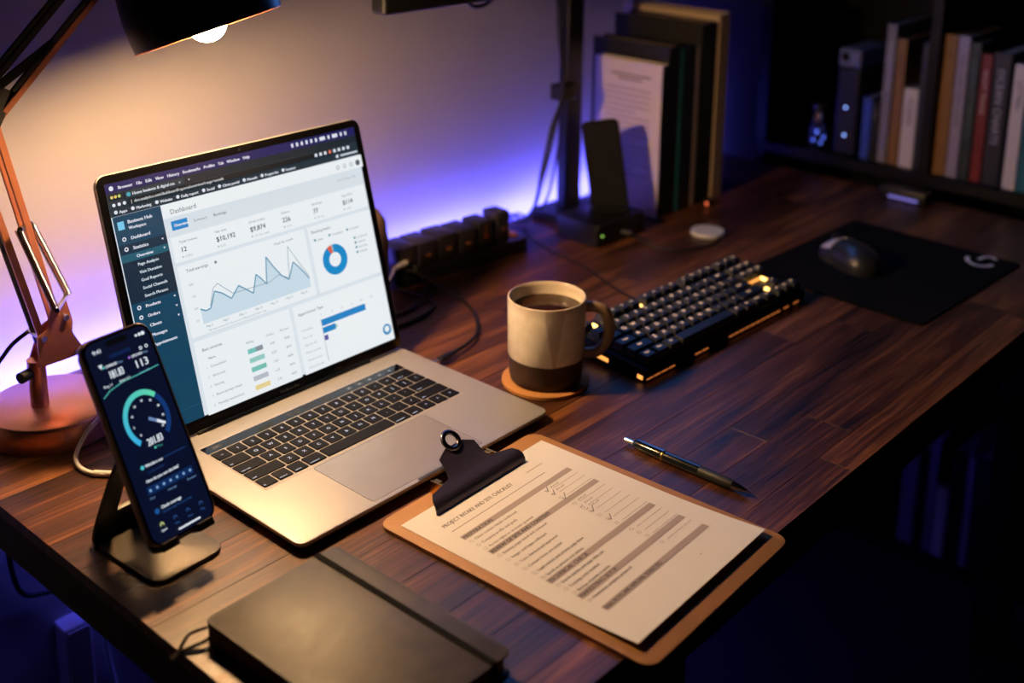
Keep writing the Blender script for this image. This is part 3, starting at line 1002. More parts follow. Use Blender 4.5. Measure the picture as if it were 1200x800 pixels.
# ------------------------------------------------------------------ notebook
nbk = thing('notebook', 'closed black leather notebook with elastic band lying at the desk corner', 'notebook', D(0.0922, 0.1605), math.radians(1.0))
NW, NL = 0.1375, 0.212
M['leather'] = simple('black_leather', rgb(36, 31, 26), rgb(84, 73, 61), scale=60, rough=0.52, bump=0.12)
for (z0, z1, nm) in ((0.0, 0.0025, 'back_cover'), (0.0178, 0.0205, 'front_cover')):
    obj(nm, slab_bm(NW, NL, 0.006, z0, z1, 0.0009, 0, 0, 6, 2), M['leather'], nbk, smooth=True, angle=0.6)
obj('page_block', slab_bm(NW - 0.006, NL - 0.007, 0.005, 0.0026, 0.0177, 0, 0.0, 0, 5), simple('page_edges', rgb(120, 108, 92), rough=0.8, scale=300), nbk)
obj('spine', box_bm(-NW / 2 + 0.0004, -NW / 2 + 0.005, -NL / 2 + 0.003, NL / 2 - 0.003, 0.001, 0.0195, 0.002, 2), M['leather'], nbk)
ex = NW / 2 - 0.0215
bm = bmesh.new()
box_bm(ex - 0.0032, ex + 0.0032, -NL / 2 - 0.0011, NL / 2 + 0.0011, 0.0205, 0.0214, 0.0003, 1, bm)
box_bm(ex - 0.0032, ex + 0.0032, NL / 2 + 0.0002, NL / 2 + 0.0012, 0.0, 0.0214, 0.0003, 1, bm)
box_bm(ex - 0.0032, ex + 0.0032, -NL / 2 - 0.0012, -NL / 2 - 0.0002, 0.0, 0.0214, 0.0003, 1, bm)
obj('elastic_band', bm, simple('elastic', rgb(9, 9, 9), rough=0.85, scale=900, bump=0.1, spec=0.1), nbk)
bm = bmesh.new()
tube_bm([(-0.062, 0.104, 0.012), (-0.070, 0.1065, 0.0120), (-0.080, 0.112, 0.009), (-0.092, 0.108, 0.0035), (-0.101, 0.105, 0.0012)], 0.0022, 6, bm, 5, flat=0.22)
tube_bm([(-0.060, 0.102, 0.006), (-0.072, 0.099, 0.0062), (-0.082, 0.103, 0.0040), (-0.094, 0.1085, 0.0014), (-0.100, 0.107, 0.0012)], 0.0022, 6, bm, 5, flat=0.22)
obj('ribbon', bm, simple('ribbon', rgb(22, 13, 10), rough=0.8, spec=0.1), nbk)

# ------------------------------------------------------------------ mug and coaster
MC = (0.561, 0.370)
coaster = obj('coaster', lathe_bm([(0.0, 0.0), (0.051, 0.0), (0.0525, 0.001), (0.0525, 0.0045), (0.051, 0.0055), (0.0, 0.0055)], 48), simple('cork', rgb(176, 118, 62), rgb(196, 138, 78), scale=260, rough=0.8, bump=0.2), None, D(*MC), smooth=True, angle=0.6)
tag(coaster, 'round cork coaster under the coffee mug', 'coaster')
mug = thing('coffee_mug', 'two tone stoneware mug of black coffee, cream glaze above bare brown base', 'mug', D(MC[0], MC[1], 0.0055), 0)


def mug_mat():
    m, nt, b = mat('stoneware_glaze')
    N, L = nt.nodes.new, nt.links.new
    tc = N('ShaderNodeTexCoord')
    sp = N('ShaderNodeSeparateXYZ'); L(tc.outputs['Object'], sp.inputs[0])
    wob = N('ShaderNodeTexNoise'); wob.inputs['Scale'].default_value = 22; L(tc.outputs['Object'], wob.inputs['Vector'])
    ma = N('ShaderNodeMath'); ma.operation = 'MULTIPLY_ADD'; ma.inputs[1].default_value = 0.008; L(wob.outputs['Fac'], ma.inputs[0]); L(sp.outputs['Z'], ma.inputs[2])
    st_ = N('ShaderNodeMapRange'); st_.inputs[1].default_value = 0.0352; st_.inputs[2].default_value = 0.0366; L(ma.outputs[0], st_.inputs[0])
    # speckled cream glaze
    n2 = N('ShaderNodeTexNoise'); n2.inputs['Scale'].default_value = 90; n2.inputs['Detail'].default_value = 5; L(tc.outputs['Object'], n2.inputs['Vector'])
    gl = N('ShaderNodeMix'); gl.data_type = 'RGBA'; gl.inputs[6].default_value = rgb(216, 202, 180); gl.inputs[7].default_value = rgb(246, 238, 222); L(n2.outputs['Fac'], gl.inputs[0])
    # glaze runs: a V-shaped drip on the wall, drawn out from the rim
    at = N('ShaderNodeMath'); at.operation = 'ARCTAN2'; L(sp.outputs['Y'], at.inputs[0]); L(sp.outputs['X'], at.inputs[1])
    d0 = N('ShaderNodeMath'); d0.operation = 'ADD'; d0.inputs[1].default_value = 2.22; L(at.outputs[0], d0.inputs[0])
    ab = N('ShaderNodeMath'); ab.operation = 'ABSOLUTE'; L(d0.outputs[0], ab.inputs[0])
    hh = N('ShaderNodeMapRange'); hh.inputs[1].default_value = 0.034; hh.inputs[2].default_value = 0.092; hh.inputs[3].default_value = 0.05; hh.inputs[4].default_value = 0.25; L(sp.outputs['Z'], hh.inputs[0])
    df = N('ShaderNodeMath'); df.operation = 'SUBTRACT'; L(hh.outputs[0], df.inputs[0]); L(ab.outputs[0], df.inputs[1])
    dr = N('ShaderNodeMapRange'); dr.inputs[1].default_value = -0.02; dr.inputs[2].default_value = 0.04; dr.inputs[4].default_value = 0.55; L(df.outputs[0], dr.inputs[0])
    g2 = N('ShaderNodeMix'); g2.data_type = 'RGBA'; g2.inputs[7].default_value = rgb(172, 144, 124); L(dr.outputs[0], g2.inputs[0]); L(gl.outputs[2], g2.inputs[6])
    # iron-brown tone breaking through near the rim
    rim = N('ShaderNodeMapRange'); rim.inputs[1].default_value = 0.092; rim.inputs[2].default_value = 0.103; rim.inputs[4].default_value = 0.35; L(sp.outputs['Z'], rim.inputs[0])
    g3 = N('ShaderNodeMix'); g3.data_type = 'RGBA'; g3.inputs[7].default_value = rgb(128, 92, 66); L(rim.outputs[0], g3.inputs[0]); L(g2.outputs[2], g3.inputs[6])
    fin = N('ShaderNodeMix'); fin.data_type = 'RGBA'; fin.inputs[6].default_value = rgb(62, 40, 30); L(st_.outputs[0], fin.inputs[0]); L(g3.outputs[2], fin.inputs[7])
    L(fin.outputs[2], b.inputs['Base Color'])
    ro = N('ShaderNodeMapRange'); ro.inputs[3].default_value = 0.75; ro.inputs[4].default_value = 0.22; L(st_.outputs[0], ro.inputs[0]); L(ro.outputs[0], b.inputs['Roughness'])
    return m


MH = 0.1045
obj('body', lathe_bm([(0.0, 0.0), (0.0395, 0.0), (0.0425, 0.002), (0.0440, 0.010), (0.0447, 0.033), (0.0456, 0.0345), (0.0466, MH - 0.003), (0.0464, MH - 0.0008), (0.0450, MH), (0.0436, MH - 0.001), (0.0428, MH - 0.006), (0.0425, 0.008), (0.040, 0.005), (0.0, 0.0045)], 64), mug_mat(), mug, smooth=True, angle=0.9)
obj('coffee', lathe_bm([(0.0, MH - 0.0155), (0.0425, MH - 0.0155)], 48), simple('black_coffee', rgb(46, 24, 12), rough=0.06, rvar=0.02), mug)
ha = math.radians(-47)
hp = [(0.0440, 0.090), (0.0560, 0.0905), (0.0685, 0.084), (0.0745, 0.066), (0.0715, 0.046), (0.0600, 0.033), (0.0440, 0.031)]
obj('handle', tube_bm([(r_ * math.cos(ha), r_ * math.sin(ha), z_) for r_, z_ in hp], 0.0055, 12, None, 6, flat=1.25), simple('brown_glaze', rgb(112, 86, 68), rgb(186, 164, 136), scale=60, rough=0.2), mug, smooth=True, angle=2)

# ------------------------------------------------------------------ mechanical keyboard
KB = thing('mechanical_keyboard', 'black mechanical keyboard with amber backlit keys behind the mug', 'keyboard', D(0.819, 0.337), math.radians(-1.6))
KBW, KBD = 0.362, 0.128
TILT = math.radians(5.0)
case = obj('case', slab_bm(KBW, KBD, 0.004, 0.0, 0.0165, 0.0012, 0, 0, 4), M['black_matte'], KB, (0, 0, 0.0058), (TILT, 0, 0), smooth=True, angle=0.5)
for sx in (-0.15, 0.15):
    obj('rubber_foot', box_bm(sx - 0.012, sx + 0.012, -0.058, -0.050, 0, 0.0040, 0.0006, 1), M['rubber'], KB)
    obj('flip_foot', box_bm(sx - 0.010, sx + 0.010, 0.046, 0.056, 0, 0.0125, 0.001, 1), M['rubber'], KB)
AMB = glow('amber_light', (1.0, 0.36, 0.07), 1.6)
AMB_HOT = glow('amber_light_bright', (1.0, 0.55, 0.13), 5.0)
AMB_DIM = glow('amber_underglow', (1.0, 0.27, 0.06), 0.5)
M['cap'] = simple('keycap', rgb(26, 27, 30), rough=0.45, scale=300)
LEG = glow('amber_legend', (1.0, 0.56, 0.3), 1.6)
for (a, b) in ((-0.178, -0.120), (-0.080, -0.050), (-0.006, 0.118), (0.126, 0.140), (0.150, 0.166)):
    n = max(1, int((b - a) / 0.012))
    bm = bmesh.new()
    for k in range(n):
        box_bm(a + (b - a) * k / n, a + (b - a) * (k + 0.82) / n, -KBD / 2 - 0.0006, -KBD / 2 + 0.001, 0.0035, 0.0050, 0, 1, bm)
    obj('light_bar', bm, AMB_DIM, case)
obj('light_bar', box_bm(-KBW / 2 - 0.0006, -KBW / 2 + 0.001, -0.060, -0.052, 0.003, 0.008), AMB, case)
obj('light_bar', box_bm(-KBW / 2 - 0.0006, -KBW / 2 + 0.001, -0.006, 0.030, 0.003, 0.008), AMB, case)
U = 0.01905
kx0 = -18.25 * U / 2
fr = [('Esc', 0, 1)] + [('F%d' % (i + 1), 2 + i + (0.5 if i > 3 else 0) + (0.5 if i > 7 else 0), 1) for i in range(12)] + [('Prt', 15.25, 1), ('Scr', 16.25, 1), ('Pau', 17.25, 1)]
R = [(0, fr)]
R.append((1.25, [(c, i, 1) for i, c in enumerate('`1234567890-=')] + [('Back', 13, 2), ('Ins', 15.25, 1), ('Hom', 16.25, 1), ('PgU', 17.25, 1)]))
R.append((2.25, [('Tab', 0, 1.5)] + [(c, 1.5 + i, 1) for i, c in enumerate('QWERTYUIOP[]')] + [('\\', 13.5, 1.5), ('Del', 15.25, 1), ('End', 16.25, 1), ('PgD', 17.25, 1)]))
R.append((3.25, [('Caps', 0, 1.75)] + [(c, 1.75 + i, 1) for i, c in enumerate("ASDFGHJKL;'")] + [('Enter', 12.75, 2.25)]))
R.append((4.25, [('Shift', 0, 2.25)] + [(c, 2.25 + i, 1) for i, c in enumerate('ZXCVBNM,./')] + [('Shift', 12.25, 2.75), ('^', 16.25, 1)]))
R.append((5.25, [('Ctrl', 0, 1.25), ('Win', 1.25, 1.25), ('Alt', 2.5, 1.25), ('', 3.75, 6.25), ('Alt', 10, 1.25), ('Fn', 11.25, 1.25), ('Menu', 12.5, 1.25), ('Ctrl', 13.75, 1.25), ('<', 15.25, 1), ('v', 16.25, 1), ('>', 17.25, 1)]))


def cap_bm(wk, hk, s):
    bm = bmesh.new()
    h = 0.0095
    lo = [(-wk / 2, -hk / 2), (wk / 2, -hk / 2), (wk / 2, hk / 2), (-wk / 2, hk / 2)]
    ins = 0.0024
    hi = [(-wk / 2 + ins, -hk / 2 + ins * 1.3), (wk / 2 - ins, -hk / 2 + ins * 1.3), (wk / 2 - ins, hk / 2 - ins * 0.6), (-wk / 2 + ins, hk / 2 - ins * 0.6)]
    a = [bm.verts.new((x, y, 0)) for x, y in lo]
    b = [bm.verts.new((x, y, h)) for x, y in hi]
    bm.faces.new(a[::-1]); ft_ = bm.faces.new(b)
    for i in range(4):
        bm.faces.new((a[i], a[(i + 1) % 4], b[(i + 1) % 4], b[i]))
    bmesh.ops.bevel(bm, geom=list(ft_.edges), offset=0.0006, segments=1, affect='EDGES')
    if s:
        vs, fs, wd = glyphs(s)
        sz = 0.0078 if len(s) == 1 else 0.0046
        ox = -wd * sz / 2 if len(s) == 1 else -min(wk / 2 - 0.0034, wd * sz / 2)
        oy = 0.0002 if len(s) == 1 else 0.0006
        bv = [bm.verts.new((ox + p * sz, oy + q_ * sz, h + 0.00006)) for p, q_ in vs]
        for t in fs:
            try:
                bm.faces.new([bv[i] for i in t]).material_index = 1
            except ValueError:
                pass
    return bm


kyt = 0.0595
for (ro, keys) in R:
    for (s_, cx_, wu) in keys:
        bm = cap_bm(wu * U - 0.0010, U - 0.0010, s_)
        obj('keycap', bm, [M['cap'], LEG], case, (kx0 + (cx_ + wu / 2) * U, kyt - (ro + 0.5) * U, 0.0195))
obj('switch_plate', box_bm(kx0 - 0.001, -kx0 + 0.001, kyt - 6.28 * U, kyt + 0.001, 0.0164, 0.0172), M['black_plastic'], case)
for (a, b, c, d_, m_) in ((15.30, 17.25, 3.28, 3.38, AMB), (17.30, 17.46, 3.30, 4.60, AMB_HOT), (15.95, 16.15, 4.55, 4.85, AMB_HOT), (1.15, 1.6, 0.35, 0.75, AMB_HOT), (6.1, 6.4, 0.35, 0.75, AMB_HOT)):
    obj('switch_light', box_bm(kx0 + a * U, kx0 + b * U, kyt - d_ * U, kyt - c * U, 0.0172, 0.0205), m_, case)

# ------------------------------------------------------------------ mouse pad and mouse
pad = thing('mouse_pad', 'black cloth mouse pad with a small white logo in its corner', 'mouse pad', D(1.195, 0.243), math.radians(-2.5))
obj('cloth', slab_bm(0.325, 0.285, 0.008, 0.0, 0.0028, 0.0006, 0, 0, 6), simple('pad_cloth', rgb(6, 8, 11), rgb(9, 11, 14), scale=1500, rough=0.9, spec=0.1, bump=0.2), pad)
pr_ = Print(z=0.0029)
GW = rgb(235, 230, 235)
ca, sa = math.cos(math.radians(2.5)), math.sin(math.radians(2.5))


def lp(x, y):
    dx, dy = x - 1.195, y - 0.243
    return (dx * ca - dy * sa, dx * sa + dy * ca)


arc = [(1.325, 0.167), (1.311, 0.163), (1.302, 0.155), (1.297, 0.146), (1.298, 0.137), (1.304, 0.129), (1.316, 0.124)]
hook = [(1.324, 0.150), (1.336, 0.149), (1.346, 0.144), (1.347, 0.137), (1.341, 0.129)]
pr_.line([lp(*p) for p in arc], 0.0065, GW)
pr_.line([lp(*p) for p in hook], 0.0060, GW)
obj('printed_logo', pr_.mesh('printed_logo'), print_mat('pad_print', 0, 0.7), pad)

mouse = thing('computer_mouse', 'dark wireless mouse with a light reflection painted silver on its buttons, resting on the pad', 'mouse', D(1.166, 0.286, 0.0028), math.radians(-24))


def mouse_bm():
    bm = bmesh.new()
    n, m_ = 22, 14
    rings = []
    for i in range(n + 1):
        t = i / n
        y = -0.058 + 0.116 * t
        e = 1 - abs(2 * t - 1) ** 3.2
        hw = 0.0315 * max(0.03, e) ** 0.45 * (1 - 0.10 * math.exp(-((t - 0.55) / 0.15) ** 2))
        h = 0.038 * max(0.03, (1 - abs(1.7 * t - 0.72) ** 2.2 if t > 0.42 else 1 - abs(2.2 * t - 0.93) ** 2.6)) ** 0.6
        rings.append([bm.verts.new((hw * math.cos(PI * k / m_) * (1.0 if 0 < k < m_ else 0.96), y, h * math.sin(PI * k / m_) ** 0.7 if 0 < k < m_ else 0.0)) for k in range(m_ + 1)])
    for a, b in zip(rings[:-1], rings[1:]):
        for k in range(m_):
            bm.faces.new((a[k], b[k], b[k + 1], a[k + 1]))
        bm.faces.new((a[0], a[-1], b[-1], b[0]))
    bm.faces.new(rings[0]); bm.faces.new(rings[-1][::-1])
    bmesh.ops.recalc_face_normals(bm, faces=bm.faces[:])
    return bm


mb = obj('shell', mouse_bm(), simple('mouse_shell', rgb(36, 38, 42), rough=0.35), mouse, smooth=True, angle=0.9)
M['silver'] = simple('button_reflection', rgb(205, 200, 205), rough=0.3, metal=0.3)  # silver tone is a light reflection painted into both mouse buttons
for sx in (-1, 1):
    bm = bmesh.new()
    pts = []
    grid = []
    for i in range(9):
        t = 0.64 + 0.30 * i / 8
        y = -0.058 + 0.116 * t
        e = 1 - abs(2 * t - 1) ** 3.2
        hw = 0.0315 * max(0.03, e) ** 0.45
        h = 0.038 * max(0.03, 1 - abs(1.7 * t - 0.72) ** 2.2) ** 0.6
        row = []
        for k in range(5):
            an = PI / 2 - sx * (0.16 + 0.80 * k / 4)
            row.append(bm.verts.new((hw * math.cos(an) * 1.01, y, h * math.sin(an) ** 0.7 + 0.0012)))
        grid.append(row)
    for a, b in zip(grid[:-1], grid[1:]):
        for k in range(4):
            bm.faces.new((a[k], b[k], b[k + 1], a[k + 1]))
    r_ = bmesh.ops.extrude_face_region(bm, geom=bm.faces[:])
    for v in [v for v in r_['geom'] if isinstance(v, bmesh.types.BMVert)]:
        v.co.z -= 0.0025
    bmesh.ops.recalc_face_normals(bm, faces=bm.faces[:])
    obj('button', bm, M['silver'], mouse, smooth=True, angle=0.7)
obj('scroll_wheel', tube_bm([(-0.004, 0.036, 0.031), (0.004, 0.036, 0.031)], 0.008, 16), M['rubber'], mouse, smooth=True, angle=0.8)

# ------------------------------------------------------------------ desk lamp
LB = (0.112, 0.6925)
lamp = thing('desk_lamp', 'copper and black spring arm desk lamp with warm glowing bulb', 'lamp', D(LB[0], LB[1]))


def LL(p):                       # desk coordinates to lamp coordinates
    return Vector((p[0] - LB[0], p[1] - LB[1], p[2]))


obj('base_disc', lathe_bm([(0.0, 0.0), (0.0665, 0.0), (0.068, 0.0015), (0.068, 0.026), (0.0672, 0.0285), (0.0655, 0.0296), (0.0, 0.0300)], 72), M['copper'], lamp, smooth=True, angle=0.7)
FX, FY = 0.100 - LB[0], 0.0
obj('collar_tube', lathe_bm([(0.0, 0.03), (0.0095, 0.03), (0.0095, 0.083), (0.0, 0.083)], 28), M['copper'], lamp, (FX, FY, 0), smooth=True, angle=0.7)
obj('clamp_screw', tube_bm([(FX - 0.009, FY - 0.002, 0.070), (FX - 0.021, FY - 0.006, 0.070)], 0.0062, 14), M['black_plastic'], lamp, smooth=True, angle=0.8)
Yl = LB[1]
# swivel bracket: two side plates
for dy in (-0.012, 0.012):
    prof = [(0.098, 0.078), (0.124, 0.078), (0.143, 0.079), (0.147, 0.086), (0.136, 0.108), (0.131, 0.134), (0.121, 0.131), (0.110, 0.118), (0.098, 0.112)]
    if dy > 0:
        prof = [(x + (0.014 if z > 0.1 else 0.0), z) for x, z in prof]
    else:
        prof = [(x - (0.006 if z > 0.12 else 0.0), z + (0.006 if z > 0.12 else 0.0)) for x, z in prof]
    bm = bmesh.new()
    a = [bm.verts.new(LL((x, Yl + dy - 0.0011, z))) for x, z in prof]
    b = [bm.verts.new(LL((x, Yl + dy + 0.0011, z))) for x, z in prof]
    bm.faces.new(a); bm.faces.new(b[::-1])
    for i in range(len(prof)):
        bm.faces.new((a[i], b[i], b[(i + 1) % len(prof)], a[(i + 1) % len(prof)]))
    bmesh.ops.recalc_face_normals(bm, faces=bm.faces[:])
    obj('bracket_plate', bm, M['copper_dark'], lamp)
for (x, z) in ((0.104, 0.118 - 0.008), (0.139, 0.084), (0.130, 0.126)):
    obj('pivot_bolt', tube_bm([LL((x, Yl - 0.017, z)), LL((x, Yl + 0.017, z))], 0.0032, 12), M['chrome'], lamp, smooth=True, angle=0.8)
EL = (0.066, Yl, 0.372)
for (x0, z0, x1, z1) in ((0.108, 0.098, 0.056, 0.330), (0.129, 0.100, 0.081, 0.345)):
    for dy in (-0.007, 0.007):
        bb = obj('lower_arm_bar', bar_bm(LL((x0, Yl + dy, z0)), LL((x1, Yl + dy, z1)), 0.0035, 0.0075, bev=0.0006), M['frame_black'] if dy > 0 and x0 < .12 else M['copper_dark'], lamp)
for (dy, sa_, sb_) in ((-0.016, (0.119, 0.140), (0.089, 0.236)), (0.016, (0.150, 0.138), (0.118, 0.226))):
    a, b = LL((sa_[0], Yl + dy, sa_[1])), LL((sb_[0], Yl + dy, sb_[1]))
    t = (b - a)
    L_ = t.length; t.normalize()
    s1 = t.cross(Vector((0, 1, 0))).normalized(); s2 = Vector((0, 1, 0))
    pts = [a + t * (L_ * k / 330) + (s1 * math.cos(k * 0.8) + s2 * math.sin(k * 0.8)) * 0.0034 for k in range(331)]
    obj('spring', tube_bm(pts, 0.0011, 5), M['chrome'], lamp, smooth=True, angle=2)
obj('cross_pin', tube_bm([LL((0.089, Yl - 0.019, 0.237)), LL((0.118, Yl + 0.019, 0.227))], 0.0028, 10), M['black_plastic'], lamp, smooth=True, angle=0.8)
obj('cross_pin', tube_bm([LL((0.119, Yl - 0.019, 0.139)), LL((0.150, Yl + 0.019, 0.137))], 0.0028, 10), M['chrome'], lamp, smooth=True, angle=0.8)
# elbow plates and upper arm
for dy in (-0.011, 0.011):
    obj('elbow_plate', bar_bm(LL((0.052, Yl + dy, 0.325)), LL((0.088, Yl + dy, 0.385)), 0.002, 0.034, bev=0.0006), M['frame_black'], lamp)
UE = Vector((0.236, 0.634, 0.556))
UA = Vector((0.066, Yl, 0.353))
ud = (UE - UA).normalized()
off = Vector((ud.z, 0, -ud.x)).normalized() * 0.0145
for sgn in (-1, 1):
    for dy in (-0.006, 0.006):
        a, b = UA + off * sgn, UE + off * sgn * 0.9
        obj('upper_arm_bar', bar_bm(LL((a.x, a.y + dy, a.z)), LL((b.x, b.y + dy, b.z)), 0.0035, 0.0070, bev=0.0006), M['copper_dark'] if (sgn > 0 and dy < 0) else M['frame_black'], lamp)
a = UA + ud * 0.02 + off * -0.6; b = UA + ud * 0.105 + off * 0.8
obj('tension_link', bar_bm(LL(a), LL(b), 0.003, 0.009, bev=0.0006), M['frame_black'], lamp)
# head: shade, socket, bulb; n points out of the opening
nrm = Vector((0.1678, -0.3031, -0.9381)).normalized()
RC = Vector((0.2500, 0.56, 0.4372))
rotq = nrm.to_track_quat('-Z', 'Y')
head = obj('shade', lathe_bm([(0.0760, 0.0), (0.0772, 0.012), (0.0772, 0.032), (0.0740, 0.058), (0.066, 0.080), (0.050, 0.098), (0.030, 0.106), (0.016, 0.108),
                              (0.016, 0.1065), (0.029, 0.1045), (0.049, 0.0965), (0.0645, 0.079), (0.0725, 0.0575), (0.0757, 0.032), (0.0757, 0.012), (0.0745, 0.0), (0.0760, 0.0)], 64),
           [simple('shade_black', rgb(13, 12, 13), rough=0.35)], lamp, LL(RC), smooth=True, angle=0.9)
head.rotation_mode = 'QUATERNION'; head.rotation_quaternion = rotq
obj('shade_lining', lathe_bm([(0.0742, 0.0015), (0.0752, 0.012), (0.0752, 0.032), (0.0720, 0.0573), (0.0640, 0.0785), (0.0485, 0.096), (0.0285, 0.104)], 64), simple('lining', rgb(245, 240, 232), rough=0.5), head, smooth=True, angle=2)
obj('rim', lathe_bm([(0.0742, -0.0006), (0.0764, -0.0006), (0.0766, 0.0010), (0.0740, 0.0010), (0.0742, -0.0006)], 64), M['copper_dark'], head, smooth=True, angle=0.5)
obj('socket', lathe_bm([(0.0, 0.128), (0.014, 0.128), (0.016, 0.124), (0.016, 0.050), (0.0, 0.050)], 28), M['frame_black'], head, smooth=True, angle=0.7)
prof = [(0.0, -0.0115)]
for k in range(1, 15):
    t = k / 14 * 2.45
    prof.append((0.0200 * math.sin(t), 0.0085 - 0.0200 * math.cos(t)))
prof += [(0.011, 0.030), (0.011, 0.0495)]
obj('bulb', lathe_bm(prof, 32), glow('bulb_warm', BULB_COLOR, BULB_STRENGTH), head, smooth=True, angle=2)
ap = RC - nrm * 0.122
obj('head_joint', tube_bm([LL(UE), LL(UE + (ap - UE) * 0.5 + Vector((0, 0, 0.012))), LL(ap)], 0.006, 12, None, 5), M['frame_black'], lamp, smooth=True, angle=1)
obj('power_cord', tube_bm([LL((0.102, Yl + 0.015, 0.110)), LL((0.085, Yl + 0.02, 0.098)), LL((0.066, Yl + 0.03, 0.072)), LL((0.040, Yl + 0.05, 0.040)), LL((0.012, Yl + 0.068, 0.012)), LL((-0.006, Yl + 0.08, 0.004)), LL((-0.014, Yl + 0.09, -0.03)), LL((-0.014, Yl + 0.10, -0.12))], 0.0024, 8, None, 6), M['rubber'], lamp, smooth=True, angle=2)

# ------------------------------------------------------------------ white cable by the lamp
bm = tube_bm([D(*p) for p in ((0.226, 0.822, -0.06), (0.226, 0.817, -0.003), (0.226, 0.801, 0.0065), (0.222, 0.760, 0.0030), (0.205, 0.690, 0.0080), (0.162, 0.642, 0.03), (0.125, 0.612, 0.034), (0.107, 0.607, 0.026), (0.094, 0.603, 0.014), (0.088, 0.598, 0.006), (0.085, 0.582, 0.003), (0.089, 0.564, 0.003), (0.101, 0.549, 0.003), (0.122, 0.54, 0.003))], 0.0025, 8, None, 8)
c_ = thing('charging_cable', 'white charging cable curling from the lamp base behind the phone', 'cable')
obj('cord', bm, M['white_rubber'], c_, smooth=True, angle=2)
obj('plug_sleeve', tube_bm([D(0.0890, 0.5640, 0.0033), D(0.1010, 0.5490, 0.0033)], 0.0033, 10), M['white_rubber'], c_, smooth=True, angle=1)

# ------------------------------------------------------------------ small speaker behind the laptop
sp_ = thing('small_speaker', 'rounded brown fabric speaker half hidden behind the laptop lid', 'speaker', D(0.583, 0.729))
obj('fabric_body', lathe_bm([(0.0, 0.0), (0.028, 0.0), (0.034, 0.004), (0.0365, 0.020), (0.0365, 0.082), (0.033, 0.110), (0.024, 0.124), (0.0, 0.130)], 40), simple('speaker_fabric', rgb(112, 86, 74), rgb(128, 100, 84), scale=500, rough=0.9, bump=0.25), sp_, smooth=True, angle=1.2)
obj('base_ring', lathe_bm([(0.0, 0.0), (0.031, 0.0), (0.035, 0.003), (0.035, 0.006), (0.028, 0.006)], 40), M['black_plastic'], sp_, smooth=True, angle=0.7)

# ------------------------------------------------------------------ power strip with adapters
M['adapter'] = simple('adapter_plastic', rgb(40, 38, 42), rough=0.36)
ps = thing('power_strip', 'long black power strip full of plugs on the desk by the wall', 'power strip', D(0.757, 0.723), math.radians(-5.5))
obj('housing', slab_bm(0.250, 0.055, 0.006, 0.0, 0.022, 0.003, 0, 0, 5), M['black_plastic'], ps, smooth=True, angle=0.5)
sw = obj('power_switch', box_bm(0.108, 0.118, -0.010, 0.006, 0.0215, 0.0255, 0.001, 1), glow('switch_lamp', (1.0, 0.2, 0.05), 0.15), ps)
for k in range(6):
    x = -0.105 + k * 0.0375
    obj('socket_face', lathe_bm([(0.0, 0.0222), (0.015, 0.0222), (0.0165, 0.0232), (0.017, 0.022)], 24), M['black_matte'], ps, (x, 0, 0), smooth=True, angle=0.6)
for k, (hh_, dd, ww) in enumerate(((0.036, 0.048, 0.035), (0.036, 0.050, 0.035), (0.038, 0.048, 0.035), (0.037, 0.048, 0.034), (0.040, 0.042, 0.031), (0.046, 0.036, 0.027))):
    x = -0.105 + k * 0.0375
    ad = thing('wall_adapter', ('blocky black adapter at the laptop end of the power strip', 'black plug-in adapter second along the power strip from the laptop end', 'black plug-in adapter third along the power strip from the laptop end',
                               'black plug-in adapter fourth along the power strip from the laptop end', 'black adapter with a lit brass slot, fifth along the power strip', 'tall narrow black plug at the monitor end of the power strip')[k], 'adapter',
               D(0.757 + x * math.cos(-0.096), 0.723 + x * math.sin(-0.096), 0.0225), math.radians(-5.5), 'adapters plugged into the power strip')
    obj('case', slab_bm(ww, dd, 0.004, 0.0, hh_, 0.002, 0, 0.002, 4), M['adapter'], ad, smooth=True, angle=0.5)
    obj('port', box_bm(-0.005, 0.005, -dd / 2 + 0.0012, -dd / 2 + 0.0035, hh_ * 0.35, hh_ * 0.52), M['chrome'] if k not in (4,) else M['brass'], ad)
    if k == 4:
        obj('slot', box_bm(-0.002, 0.002, -dd / 2 + 0.0010, -dd / 2 + 0.004, hh_ * 0.55, hh_ * 0.9), M['brass'], ad)
wp = thing('white_plug', 'short white plug in the first adapter beside the laptop', 'plug', D(0.640, 0.712, 0.0))
obj('plug_body', tube_bm([(-0.0200, -0.0065, 0.0372), (0.006, -0.0035, 0.0368)], 0.0042, 12), M['white_plastic'], wp, smooth=True, angle=0.8)
obj('cord', tube_bm([(-0.0190, -0.0066, 0.0372), (-0.0240, -0.0100, 0.0372), (-0.0350, -0.0200, 0.0360), (-0.0550, -0.0280, 0.0280), (-0.0800, -0.0320, 0.0110), (-0.1100, -0.0320, 0.0022)], 0.002, 8, None, 6), M['white_rubber'], wp, smooth=True, angle=2)


def cable(name, label, pts, r=0.002, m=None, sub=8):
    o = obj(name, tube_bm([D(*p) for p in pts], r, 8, None, sub), m or M['rubber'], smooth=True, angle=2)
    return tag(o, label, 'cable')


